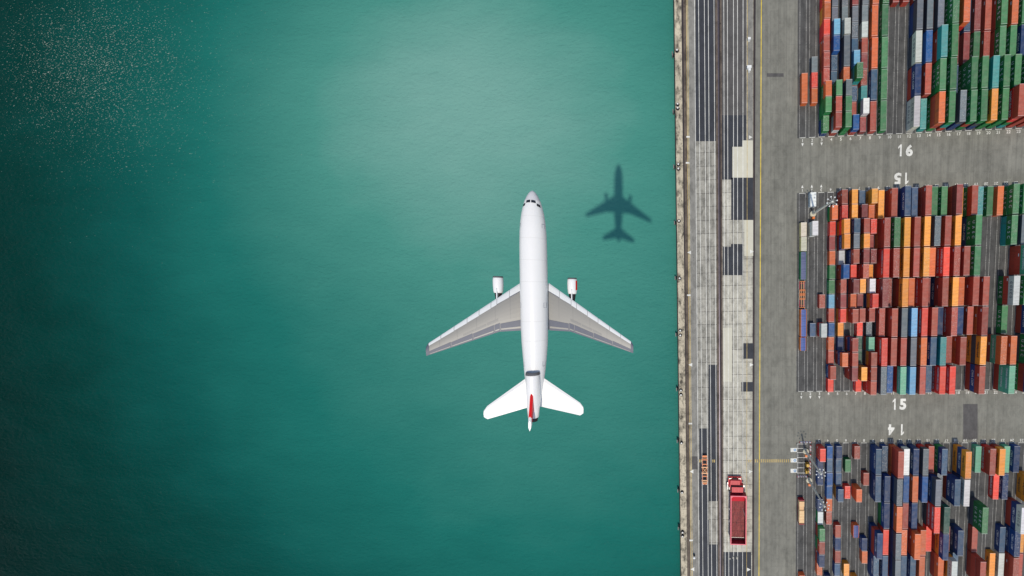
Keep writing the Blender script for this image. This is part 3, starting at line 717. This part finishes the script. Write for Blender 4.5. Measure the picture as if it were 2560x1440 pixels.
        wing_strip(sd, 8, 124, 0.0, 1.0, 0.15, 14, LE2, TE2, lambda x: 6 + x * 0.06, lambda x: 5.5 - 3 * x / 124, 8).build('tailplane', M['plane_white'], plane)
    for yy in (228, 176, 124, 72, -24, -72, -112):              # fuselage skin joints
        mb = MB(); n = 18; vs = []
        for i in range(n + 1):
            a = math.pi * i / n
            for d in (0.35, -0.35): r = rad(yy + d) + 0.12; vs.append((math.cos(a) * r, yy + d, math.sin(a) * r + cz(yy)))
        mb.add(vs, [(2 * i, 2 * i + 1, 2 * i + 3, 2 * i + 2) for i in range(n)], True); sc(mb).build('skin_joint', M['plane_joint'], plane)
    for k, (y0, dy) in enumerate(((76, 0),)):
        mb = MB(); n = 6; vs = []
        for i in range(n + 1):
            a = math.radians(-15 + 55 * i / n)
            for yy in (77, 53): vs.append((89.0 + math.cos(a) * 12.4, yy, -19 + math.sin(a) * 12.4))
        mb.add(vs, [(2 * i, 2 * i + 1, 2 * i + 3, 2 * i + 2)[::-1] for i in range(n)], True); sc(mb).build('red_flash', M['plane_red'], plane)
    # tail engine in the root of the fin
    tz = 26
    te = sc(MB().lathe([(-152, 13), (-149, 15.2), (-151, 16.2), (-160, 16.4), (-200, 16.2), (-235, 15.2), (-262, 12.6), (-262, 10)], 28, 'Y', (0, 0, tz))).build('tail_engine', M['plane_white'], plane)
    sc(MB().lathe([(-153, 12.6), (-148.3, 14.4), (-148.8, 15.9), (-155, 16.9)], 28, 'Y', (0, 0, tz))).build('intake_lip', M['plane_lip'], te)
    sc(MB().lathe([(-160, 0.4), (-160, 13), (-150, 13.2)], 24, 'Y', (0, 0, tz))).build('fan', M['plane_dark'], te)
    sc(MB().lathe([(-260, 11), (-272, 9.4), (-274, 4), (-274, 0.4)], 24, 'Y', (0, 0, tz))).build('exhaust', M['plane_dark'], te)
    sc(MB().hexa([(-10, -235), (10, -235), (13, -165), (-13, -165)], 8, tz)).build('engine_mount', M['plane_white'], te)
    def fin(y0, y1, ya, yb, z0, z1, w0, w1):
        return MB().hexa([(0, y1), (w0, y1 + (y0 - y1) * 0.35), (w0 * 0.8, y0 - (y0 - y1) * 0.12), (0, y0), (-w0 * 0.8, y0 - (y0 - y1) * 0.12), (-w0, y1 + (y0 - y1) * 0.35)], z0, z1,
                         [(0, yb), (w1, yb + (ya - yb) * 0.35), (w1 * 0.8, ya - (ya - yb) * 0.12), (0, ya), (-w1 * 0.8, ya - (ya - yb) * 0.12), (-w1, yb + (ya - yb) * 0.35)])
    f = sc(fin(-188, -262, -248, -278, tz + 13, 60, 4.4, 4.0)).build('fin', M['plane_red'], plane)
    sc(fin(-249, -279, -258, -283, 60.05, 64, 4.5, 3.0)).build('fin_tip', M['plane_white'], f)
    return plane
build_plane()

# ------------------------------------------------------------------ things on the apron
M['iron'] = plain_mat('bollard_iron', lin((40, 36, 36)), 0.55, 0.3, 0.4, 3.0)
M['iron_cap'] = plain_mat('worn_cap_paint', lin((225, 222, 212)), 0.6, 0.0, 0.4, 4.0)
M['rubber'] = plain_mat('fender_rubber', lin((30, 30, 32)), 0.8, 0.0, 0.4, 1.0)
M['fender_face'] = plain_mat('fender_facing', lin((128, 128, 120)), 0.7, 0.0, 0.3, 1.0)
def edge_in(cy, d): p = G(1695, cy); return Vector((qx(p.y) + d, p.y, 0.16))
bol = [128, 262, 272, 412, 423, 553, 696, 826, 838, 975, 986, 1106, 1229, 1328, 1338]
for k, cy in enumerate(bol):
    p = edge_in(cy, 0.95)
    b = MB().lathe([(0, 0.62), (0.08, 0.62), (0.1, 0.42), (0.5, 0.36), (0.62, 0.55), (0.8, 0.6), (0.88, 0.5)], 14).build('mooring_bollard', M['iron'], None, p)
    MB().lathe([(0.881, 0.42), (0.93, 0.3), (0.95, 0.02)], 14).build('painted_cap', M['iron_cap'], b)
    MB().lathe([(0.004, 0.85), (0.03, 0.8), (0.03, 0.01)], 14).build('base_plate', M['iron'], b)
    tag(b, f'black iron mooring bollard on the quay edge, {ordinal(k)} from the top of the picture', 'bollard', 'bollards along the quay edge')
for k, cy in enumerate([132, 276, 415, 556, 695, 837, 974, 1104, 1228, 1322]):
    p = edge_in(cy, 0); p.z = -1.9
    f = empty('quay_fender', p)
    MB().tube((-0.02, 0, 0.7), (-1.0, 0, 0.7), 0.62, 0.55, 14).build('rubber_cone', M['rubber'], f)
    MB().box(-1.35, -1.0, -0.8, 0.8, -0.2, 1.75).build('face_panel', M['fender_face'], f)
    MB().box(-1.0, -0.86, -0.85, 0.85, -0.25, 1.8).build('back_frame', M['rubber'], f)
    tag(f, f'grey fender panel on the quay wall over the water, {ordinal(k)} from the top', 'fender', 'fenders along the quay wall')
# small deck things
M['hull_white'] = plain_mat('white_steel', lin((232, 232, 226)), 0.5, 0.0, 0.15, 2.0)
def post(u, v, label):
    p = G(u, v)
    r = empty('marker_post', p)
    MB().lathe([(0, 0.5), (0.15, 0.5), (0.16, 0.2), (1.6, 0.18), (1.62, 0.02)], 12).build('post', M['iron'], r)
    MB().lathe([(1.6, 0.55), (1.75, 0.62), (1.95, 0.5), (2.0, 0.02)], 14).build('lamp_cap', M['hull_white'], r)
    tag(r, label, 'post')
post(1735.5, 1388, 'white-capped marker post standing alone near the bottom of the quay apron')
def stone(u, v, label, sx, sy):
    p = G(u, v)
    q = [(-sx, -sy), (sx * 0.7, -sy * 1.1), (sx, sy * 0.4), (sx * 0.2, sy), (-sx * 0.8, sy * 0.7)]
    o = MB().hexa(q, 0, 0.55, [(x * 0.75, y_ * 0.75) for x, y_ in q]).build('concrete_weight', M['slab'], None, (p.x, p.y, 0.02)); tag(o, label, 'weight', 'pale concrete weights below the red truck')
stone(1824.5, 1395, 'small pale concrete weight, leftmost of three below the red truck', 0.42, 0.3)
stone(1833, 1392, 'pale concrete weight, middle of three below the red truck', 0.42, 0.7)
stone(1842.5, 1393, 'pale concrete weight, rightmost of three below the red truck', 0.42, 0.75)
def cabinet(u, v, w, l, label):
    p = G(u, v); r = empty('electric_cabinet', p)
    MB().box(-w / 2, w / 2, -l / 2, l / 2, 0.02, 1.5).build('housing', M['hull_white'], r)
    MB().box(-w / 2 - 0.08, w / 2 + 0.08, -l / 2 - 0.08, l / 2 + 0.08, 1.5, 1.58).build('lid', M['hull_white'], r)
    MB().box(w / 2 + 0.002, w / 2 + 0.04, -l / 3, l / 3, 0.2, 1.35).build('door', M['fender_face'], r)
    tag(r, label, 'cabinet')
cabinet(1872, 102, 1.0, 0.8, 'small white cabinet by the inland crane rail near the top edge')
cabinet(1872, 172, 1.7, 1.0, 'larger white cabinet by the inland crane rail beside the painted shadow')
cabinet(1872.5, 179, 0.9, 0.8, 'small white box just below the larger white cabinet by the rail')

# red tipper truck
M['red_paint'] = plain_mat('truck_red', lin((196, 28, 42)), 0.5, 0.0, 0.3, 0.9, 0.0)
M['red_dark'] = plain_mat('trailer_red', lin((158, 22, 44)), 0.5, 0.0, 0.25, 0.8)
M['rim_pink'] = plain_mat('trailer_rim', lin((226, 96, 112)), 0.5, 0.0, 0.15, 0.8)
M['glass'] = plain_mat('windscreen', lin((30, 28, 40)), 0.15, 0.0, 0.1, 1.0)
M['tyre'] = plain_mat('tyre_rubber', lin((26, 26, 28)), 0.85, 0.0, 0.2, 2.0)
M['tank'] = plain_mat('aluminium_tank', lin((215, 212, 204)), 0.35, 0.4, 0.1, 2.0)
def bedmat():
    m, nt, p = new_mat('rusty_truck_bed'); geo = nt.nodes.new('ShaderNodeNewGeometry'); pos = geo.outputs['Position']
    a = noise(nt, pos, 0.9, 5, 0.7, sx=2.0, sy=0.25); b = noise(nt, pos, 1.6, 5, 0.75)
    c = mixc(nt, ramp(nt, a, [(0.3, 0.0), (0.7, 1.0)]), (*lin((110, 36, 40)), 1), (*lin((160, 84, 78)), 1))
    c = mixc(nt, ramp(nt, b, [(0.5, 0.0), (0.62, 0.8)]), c, (*lin((70, 56, 50)), 1))
    nt.links.new(c, p.inputs['Base Color']); p.inputs['Roughness'].default_value = 0.85; return m
M['bed'] = bedmat()
def build_truck():
    base = G(1842, 1276); rz = math.radians(-0.9)
    t = empty('tipper_truck', base, rz); tag(t, 'large bright red tipper truck with an empty open trailer parked on the quay apron', 'truck')
    inv = Matrix.Rotation(-rz, 3, 'Z')
    def L(u, v, z):
        q = inv @ (G(u, v, z) - base); return q
    # trailer: rim corners found at rim height
    ZR, ZF = 5.0, 2.1
    a = L(1827, 1240, ZR); b = L(1865.5, 1362.5, ZR); x0, x1, y0, y1 = a.x, b.x, b.y, a.y
    th = 0.28
    tr = MB().box(x0 + 0.1, x1 - 0.1, y0 + 0.1, y1 - 0.1, 1.6, ZF - 0.01).build('trailer_bed', M['red_dark'], t)
    MB().box(x0 + th, x1 - th, y0 + th, y1 - th, ZF, ZF + 0.06).build('bed_floor', M['bed'], tr)
    for nm, bx in (('side_wall', (x0, x0 + th, y0, y1)), ('side_wall', (x1 - th, x1, y0, y1)), ('head_board', (x0 + th, x1 - th, y1 - th, y1)), ('tail_gate', (x0 + th, x1 - th, y0, y0 + th))):
        MB().box(*bx, 1.7, ZR - 0.15).build(nm, M['red_dark'], t)
    for bx in ((x0 - 0.08, x0 + th + 0.08, y0 - 0.08, y1 + 0.08), (x1 - th - 0.08, x1 + 0.08, y0 - 0.08, y1 + 0.08), (x0 + th + 0.08, x1 - th - 0.08, y1 - th - 0.08, y1 + 0.08), (x0 + th + 0.08, x1 - th - 0.08, y0 - 0.08, y0 + th + 0.08)):
        MB().box(*bx, ZR - 0.15, ZR).build('top_rail', M['rim_pink'], t)
    for sx in (0, 1):
        cx_ = x0 + 0.75 if sx == 0 else x1 - 0.75; s = 1 if sx == 0 else -1
        MB().hexa([(cx_ - s * 0.45, y1 - th - 0.1), (cx_ + s * 0.3, y1 - th - 0.1), (cx_ - s * 0.45, y1 - th - 1.0)] if s > 0 else [(cx_ + 0.45, y1 - th - 1.0), (cx_ - 0.3, y1 - th - 0.1), (cx_ + 0.45, y1 - th - 0.1)], ZR - 0.3, ZR - 0.05).build('corner_gusset', M['rim_pink'], t)
    n = 15
    for i in range(n):
        yy = y0 + (y1 - y0) * (i + 0.5) / n
        for xx in (x0 - 0.16, x1 + 0.001): MB().box(xx, xx + 0.159, yy - 0.16, yy + 0.16, 1.7, ZR - 0.16).build('wall_rib', M['red_dark'], t)
        for xx in (x0 + th + 0.001, x1 - th - 0.10): MB().box(xx, xx + 0.099, yy - 0.14, yy + 0.14, ZF + 0.07, ZR - 0.16).build('wall_rib', M['red_paint'], t)
    # sloping spoil plate at the head, cross bars, thrown rope
    MB().add([(x0 + th, y1 - th, ZF + 1.9), (x1 - th, y1 - th, ZF + 1.9), (x1 - th, y1 - 4.2, ZF + 0.08), (x0 + th, y1 - 4.2, ZF + 0.08)], [(3, 2, 1, 0)]).build('head_plate', M['red_paint'], t)
    for k in (0.36, 0.62, 0.80):
        yy = y1 + (y0 - y1) * k; MB().box(x0 + th, x1 - th - 0.3, yy - 0.06, yy + 0.06, ZF + 0.061, ZF + 0.14).build('cross_bar', M['bed'], t)
    MB().tube((x1 - 1.5, y1 - 7.5, ZF + 0.2), (x1 - 0.05, y1 - 11.2, ZR + 0.03), 0.06, n=6).build('strap', M['tank'], t)
    MB().box(x0 + th, x1 - th, y0 + 1.55, y0 + 1.67, ZF + 0.061, ZF + 0.2).build('cross_bar', M['tank'], t)
    # tractor: bonnet forward, cab, windscreen
    z1 = 2.6; f0 = L(1820, 1198, z1); f1 = L(1853.5, 1216, z1)
    hx0, hx1, hy0, hy1 = f0.x + 0.25, f1.x + 0.1, f1.y, f0.y
    w = hx1 - hx0; c = (hx0 + hx1) / 2
    MB().hexa([(hx0, hy0), (hx1, hy0), (hx1, hy1), (hx0, hy1)], 0.9, 1.7).build('mudguard', M['red_dark'], t)
    MB().hexa([(hx0 + 0.1, hy0 - 0.6), (hx1 - 0.1, hy0 - 0.6), (hx1 - 0.3, hy1 - 0.1), (hx0 + 0.3, hy1 - 0.1)], 1.7, 2.9, [(hx0 + 0.55, hy0 - 0.6), (hx1 - 0.55, hy0 - 0.6), (hx1 - 0.9, hy1 - 0.5), (hx0 + 0.9, hy1 - 0.5)]).build('bonnet', M['red_paint'], t)
    for s in (-1, 1):
        MB().hexa([(c + s * w * 0.44 - 0.55, hy0 + 0.2), (c + s * w * 0.44 + 0.55, hy0 + 0.2), (c + s * w * 0.42 + 0.5, hy1 - 0.2), (c + s * w * 0.42 - 0.5, hy1 - 0.2)], 1.7, 1.95).build('wing_panel', M['red_paint'], t)
        MB().box(c + s * w * 0.36 - 0.55, c + s * w * 0.36 + 0.55, hy1 - 0.35, hy1 + 0.05, 1.72, 1.98).build('headlight', M['tank'], t)
        MB().box(c + s * w * 0.205 - 0.05, c + s * w * 0.205 + 0.05, hy0 + 0.1, hy1 - 0.6, 2.901, 2.95).build('bonnet_crease', M['red_dark'], t)
    MB().box(c - w * 0.17, c + w * 0.17, hy1 - 0.3, hy1 + 0.1, 1.1, 2.2).build('grille', M['iron'], t)
    MB().box(hx0 - 0.1, hx1 + 0.1, hy1 + 0.101, hy1 + 0.5, 0.7, 1.4).build('bumper', M['red_paint'], t)
    c0 = L(1829.5, 1218, 4.0); c1 = L(1857.5, 1231.5, 4.0); kx0, kx1, ky0, ky1 = c0.x, c1.x, c1.y, c0.y
    MB().hexa([(kx0 - 0.5, ky0 - 0.1), (kx1 + 0.3, ky0 - 0.1), (kx1 + 0.3, ky1 + 0.5), (kx0 - 0.5, ky1 + 0.5)], 0.9, 2.95).build('cab', M['red_paint'], t)
    MB().hexa([(kx0 - 0.4, ky0), (kx1 + 0.2, ky0), (kx1 + 0.2, ky1 + 0.42), (kx0 - 0.4, ky1 + 0.42)], 2.951, 3.86, [(kx0 + 0.05, ky0 + 0.1), (kx1 - 0.05, ky0 + 0.1), (kx1 - 0.05, ky1 + 0.1), (kx0 + 0.05, ky1 + 0.1)]).build('windscreen', M['glass'], t)
    rf = MB().box(kx0, kx1, ky0, ky1, 3.87, 4.02).build('cab_roof', M['red_paint'], t)
    for k in (0.27, 0.62): MB().box(kx0 + (kx1 - kx0) * k - 0.06, kx0 + (kx1 - kx0) * k + 0.06, ky0 + 0.3, ky1 - 0.4, 4.02, 4.07).build('roof_rib', M['rim_pink'], rf)
    MB().box(kx0 + 0.2, kx1 + 0.1, ky0 - 1.4, ky0 - 0.12, 1.6, 3.0).build('coupling_frame', M['red_dark'], t)
    MB().box(kx0 + 0.6, kx1 - 0.3, y1 + 0.1, ky1, 1.0, 1.58).build('chassis', M['iron'], t)
    for k, xx in ((0, kx0 - 1.75), (1, kx0 - 0.9)):
        MB().tube((xx, ky0 + 0.1, 1.5), (xx, ky1 + 0.2, 1.5), 0.42, n=12).build('fuel_tank', M['tank'], t)
    MB().box(kx1 + 0.35, kx1 + 0.75, ky1 - 0.5, ky1 + 0.3, 2.4, 2.9).build('mirror', M['tank'], t)
    MB().box(hx0 - 0.5, hx0 - 0.15, hy0 + 1.0, hy0 + 1.6, 1.9, 2.3).build('mirror', M['tank'], t)
    for yy in (hy1 - 1.8, ky0 - 0.4, y0 + 2.2, y0 + 4.2):
        for xx in ((x0 + 0.5, x1 - 0.5) if yy < y1 else (hx0 + 0.55, hx1 - 0.55)):
            MB().tube((xx - 0.45, yy, 0.82), (xx + 0.45, yy, 0.82), 0.8, n=18, smooth=True).build('wheel', M['tyre'], t)
    for k, yy in enumerate((0.35, 0.6, 0.93)):
        MB().box(x0 - 0.4, x0 - 0.161, y1 + (y0 - y1) * yy - 0.6, y1 + (y0 - y1) * yy + 0.6, 1.75, 2.0).build('side_lamp', M['tank'], t)
build_truck()

# orange skeletal trailer on the dark lane
M['orange_steel'] = plain_mat('orange_steel', lin((224, 122, 52)), 0.5, 0.0, 0.2, 1.5)
M['tan_steel'] = plain_mat('faded_orange_steel', lin((226, 168, 118)), 0.55, 0.0, 0.2, 1.5)
def build_chassis():
    base = G(1761.7, 1176); rz = math.radians(-0.8)
    t = empty('skeletal_trailer', base, rz); tag(t, 'orange open-frame container trailer standing on the dark asphalt lane', 'trailer')
    inv = Matrix.Rotation(-rz, 3, 'Z')
    def Y(v): return (inv @ (G(1761.7, v, 1.2) - base)).y
    ytop, ybot = Y(1141), Y(1210)
    for s in (-1, 1): MB().box(s * 1.02 - 0.1, s * 1.02 + 0.1, ybot, ytop, 0.85, 1.15).build('main_beam', M['orange_steel'], t)
    for v, w, h, mt in ((1141.5, 1.1, 0.55, 'orange_steel'), (1144, 1.0, 0.25, 'tan_steel'), (1149.3, 1.35, 0.2, 'orange_steel'), (1160.7, 1.25, 0.2, 'orange_steel'), (1168.3, 1.5, 0.24, 'tan_steel'),
                        (1183, 1.5, 0.26, 'tan_steel'), (1190.5, 1.2, 0.18, 'orange_steel'), (1201.5, 1.45, 0.26, 'tan_steel'), (1206.5, 1.05, 0.26, 'tan_steel'), (1208.7, 0.98, 0.36, 'orange_steel')):
        MB().box(-w, w, Y(v) - h, Y(v) + h, 1.151, 1.35).build('cross_member', M[mt], t)
    for s in (-1, 1):
        MB().tube((-1.1 * s, Y(1169), 1.25), (1.1 * s, Y(1182), 1.25), 0.16, n=6).build('diagonal_brace', M['tan_steel'], t)
        MB().tube((s * 0.75, Y(1210.5), 1.0), (s * 0.75, Y(1212), 1.0), 0.22, n=10).build('tail_lamp', M['hull_white'], t)
    for v in (1172, 1179):
        for s in (-1, 1): MB().tube((s * 0.75, Y(v), 0.5), (s * 1.3, Y(v), 0.5), 0.5, n=14).build('wheel', M['tyre'], t)
    MB().tube((-0.4, Y(1147), 0.0), (-0.4, Y(1147), 0.84), 0.12, n=8).build('landing_leg', M['iron'], t)
    MB().tube((0.4, Y(1147), 0.0), (0.4, Y(1147), 0.84), 0.12, n=8).build('landing_leg', M['iron'], t)
build_chassis()

# orange spreader frame lying in lane 1 of block 15
def build_spreader():
    yc = Y15 - 7 * BAY; t = empty('spreader_frame', (lane_x(1), yc, 0.02)); tag(t, 'orange steel lifting frame lying in lane one of yard block fifteen', 'lifting frame')
    for s in (-1, 1): MB().box(s * 0.45 - 0.09, s * 0.45 + 0.09, -5.9, 5.9, 0.5, 0.85).build('long_beam', M['tan_steel'], t)
    for s in (-1, 1): MB().box(s * 1.15 - 0.1, s * 1.15 + 0.1, -2.25, 2.25, 0.5, 0.9).build('side_beam', M['tan_steel'], t)
    for y in (-5.8, -2.2, -1.7, -0.35, 0.05, 0.45, 1.75, 2.2, 5.8): MB().box(-1.22, 1.22, y - 0.1, y + 0.1, 0.851, 1.0).build('cross_beam', M['orange_steel'], t)
    for s in (-1, 1):
        for y in (-4.2, 4.2): MB().box(s * 1.05 - 0.12, s * 1.05 + 0.12, y - 1.6, y + 1.6, 0.0, 0.3).build('skid', M['red_dark'], t)
    for y in (-5.0, 0, 5.0): MB().box(-1.0, 1.0, y - 0.15, y + 0.15, 0.3, 0.499).build('stand', M['red_dark'], t)
build_spreader()

# flat rack with pale crates, lane 1 of block 14
M['crate'] = plain_mat('pale_crate', lin((236, 204, 150)), 0.7, 0.0, 0.35, 1.2)
def build_rack():
    yc = Y14 - 5.05 * BAY; xc = lane_x(1) - 0.3
    t = empty('flat_rack', (xc, yc, 0.02)); tag(t, 'dark red flat rack carrying pale crates, at the left edge of yard block fourteen', 'flat rack')
    MB().box(-1.22, 1.22, -6.0, 6.0, 0.25, 0.65).build('deck', M['red_dark'], t)
    for s in (-1, 1):
        MB().box(-1.22, 1.22, s * 5.9 - 0.12, s * 5.9 + 0.12, 0.651, 2.6).build('end_wall', M['red_dark'], t)
        for y in (-4, 0, 4): MB().box(s * 0.9 - 0.15, s * 0.9 + 0.15, y - 0.3, y + 0.3, 0, 0.249).build('foot', M['iron'], t)
    for k, (y, l, w, h) in enumerate(((4.0, 2.4, 2.3, 1.9), (1.9, 1.6, 2.05, 1.7), (-0.7, 3.1, 2.2, 2.0), (-3.9, 3.0, 2.3, 1.8))):
        c = empty('packing_crate', (xc, yc + y, 0.68)); tag(c, f"pale wooden crate, {['topmost', 'second', 'third', 'lowest'][k]} of four on the red flat rack", 'crate', 'crates on the flat rack')
        MB().box(-w / 2, w / 2, -l / 2, l / 2, 0, h).build('box', M['crate'], c)
        for j in range(4): MB().box(-w / 2 - 0.02, w / 2 + 0.02, -l / 2 + l * (j + 0.5) / 4 - 0.09, -l / 2 + l * (j + 0.5) / 4 + 0.09, h + 0.001, h + 0.06).build('batten', M['tan_steel'], c)
build_rack()

# high-mast lights
M['mast'] = plain_mat('galvanised_mast', lin((214, 212, 198)), 0.5, 0.2, 0.12, 0.8)
M['plinth'] = surface_mat('mast_plinth', lin((196, 190, 166)), 0.9, 0.2, 0.1, 0.2, 0.2)
def build_mast(u, v, h, label, ring=True):
    p = G(u, v); t = empty('light_mast', p); tag(t, label, 'light mast', 'light masts of the container yard')
    MB().lathe([(0.02, 1.35), (0.9, 1.35), (0.95, 1.2), (0.95, 0.02)], 20).build('plinth', M['plinth'], t)
    MB().lathe([(0.95, 0.55), (h, 0.27)], 12).build('pole', M['mast'], t)
    n = 8
    r = MB().lathe([(h - 0.5, 0.35), (h, 0.4), (h + 0.2, 0.25), (h + 0.22, 0.02)], 12).build('lamp_crown', M['mast'], t)
    for i in range(n):
        a = 2 * math.pi * (i + 0.3) / n; R_ = 1.75
        MB().tube((math.cos(a) * 0.3, math.sin(a) * 0.3, h - 0.1), (math.cos(a) * R_, math.sin(a) * R_, h - 0.25), 0.035, n=5).build('lamp_arm', M['hull_white'], r)
        c = Vector((math.cos(a) * (R_ + 0.15), math.sin(a) * (R_ + 0.15), h - 0.45))
        MB().lathe([(0, 0.27), (0.2, 0.27), (0.3, 0.2), (0.33, 0.01)], 10, 'Z', tuple(c)).build('lamp_head', M['hull_white'], r)
    MB().box(-0.5, 0.5, -2.4, -1.45, 0.02, 1.5).build('control_box', M['orange_steel'], t)
build_mast(2031.5, 535, 22.5, 'tall lamp mast between the white containers in yard block fifteen')
build_mast(2021.5, 1199, 20.5, 'tall lamp mast at the lower end of the barrier enclosure in yard block fourteen')
build_mast(2013.5, 1127, 20.5, 'tall lamp mast at the upper end of the barrier enclosure in yard block fourteen')

# barrier enclosure with bays, signs and two yellow loaders
M['barrier_red'] = plain_mat('barrier_red', lin((214, 60, 66)), 0.6, 0.0, 0.1, 2.0)
M['barrier_white'] = plain_mat('barrier_white', lin((240, 232, 228)), 0.6, 0.0, 0.1, 2.0)
M['loader_yellow'] = plain_mat('loader_yellow', lin((206, 158, 44)), 0.5, 0.0, 0.15, 1.0)
def barrier(u, v, rz, label, white):
    p = G(u, v); t = empty('road_barrier', (p.x, p.y, 0.01), rz); tag(t, label, 'barrier', 'red and white barriers round the machine park')
    prof = [(-0.32, 0), (0.32, 0), (0.28, 0.22), (0.1, 0.45), (0.08, 0.85), (-0.08, 0.85), (-0.1, 0.45), (-0.28, 0.22)]
    n = len(prof)
    def seg(x0, x1): return MB().add([(x0, y, z) for y, z in prof] + [(x1, y, z) for y, z in prof], [tuple(range(n)), tuple(range(2 * n - 1, n - 1, -1))] + [(i, n + i, n + (i + 1) % n, (i + 1) % n) for i in range(n)])
    seg(-0.6, 0.6).build('body', M['barrier_white'], t)
    for s in (-1, 1): seg(*sorted((s * 0.601, s * 0.85))).build('red_end', M['barrier_red'], t)
k = 0
for u in (2003, 2009, 2017, 2023): barrier(u, 1105, 0, f'red and white barrier, {ordinal(k)} from the left above the machine park', 1); k += 1
for k, u in enumerate((1996.5, 2002, 2008, 2013)): barrier(u, 1190, 0, f'red and white barrier, {ordinal(k)} from the left below the machine park', 1)
for k, v in enumerate((1116.5, 1123, 1139, 1145, 1158, 1164, 1174, 1180)): barrier(2026 - k * 0.2, v, math.pi / 2, f'red and white barrier, {ordinal(k)} from the top along the right of the machine park', 1)
for v in (1110, 1121, 1131.5, 1144, 1157, 1169.5, 1182.5):
    q = rect_px(1993, 2017, v - 0.5, v + 0.5, 0.018); MB().quad([tuple(p) for p in q]).build('parking_line', M['white_line'], yard)
MB().quad([tuple(p) for p in rect_px(1992.3, 1993.2, 1110, 1182.5, 0.017)]).build('parking_line', M['white_line'], yard)
for v in (1125, 1151, 1177):
    MB().quad([tuple(p) for p in rect_px(1976.5, 1992, v - 5, v + 5, 0.021)]).build('painted_panel', M['white_line'], yard)
    c = G(1987.3, v, 0.026); pts = []
    for i in range(16): pts.append((c.x + 0.62 * math.cos(i * math.pi / 8), c.y + 0.62 * math.sin(i * math.pi / 8), 0.026))
    MB().quad(pts).build('painted_disc', M['blue_paint'], yard)
    MB().quad([(c.x + 0.3 * math.cos(i * math.pi / 8), c.y + 0.3 * math.sin(i * math.pi / 8), 0.031) for i in range(16)]).build('painted_disc', M['white_line'], yard)
def loader(u, v, label):
    p = G(u, v); t = empty('forklift', p, 0.04); tag(t, label, 'forklift', 'yellow forklifts in the machine park')
    MB().hexa([(-0.75, -1.4), (0.75, -1.4), (0.75, 0.9), (-0.75, 0.9)], 0.45, 1.35, [(-0.68, -1.25), (0.68, -1.25), (0.7, 0.85), (-0.7, 0.85)]).build('body', M['loader_yellow'], t)
    MB().box(-0.65, 0.65, -0.7, 0.6, 2.15, 2.24).build('cab_roof', M['loader_yellow'], t)
    for x in (-0.58, 0.58):
        for y in (-0.62, 0.52): MB().box(x - 0.05, x + 0.05, y - 0.05, y + 0.05, 1.351, 2.149).build('roof_post', M['iron'], t)
        MB().box(x * 0.6 - 0.07, x * 0.6 + 0.07, 0.95, 1.1, 0.2, 2.9).build('mast_rail', M['iron'], t)
        MB().box(x * 0.6 - 0.07, x * 0.6 + 0.07, 1.101, 2.2, 0.15, 0.22).build('fork', M['iron'], t)
        for y in (-1.0, 0.6): MB().tube((x * 1.05, y, 0.42), (x * 1.4, y, 0.42), 0.42, n=14).build('wheel', M['tyre'], t)
    MB().box(-0.35, 0.35, -0.4, 0.1, 1.351, 1.7).build('seat', M['iron'], t)
loader(2016.5, 1158, 'yellow forklift in the machine park, the upper one of two')
loader(2015.5, 1174, 'yellow forklift in the machine park, the lower one of two')
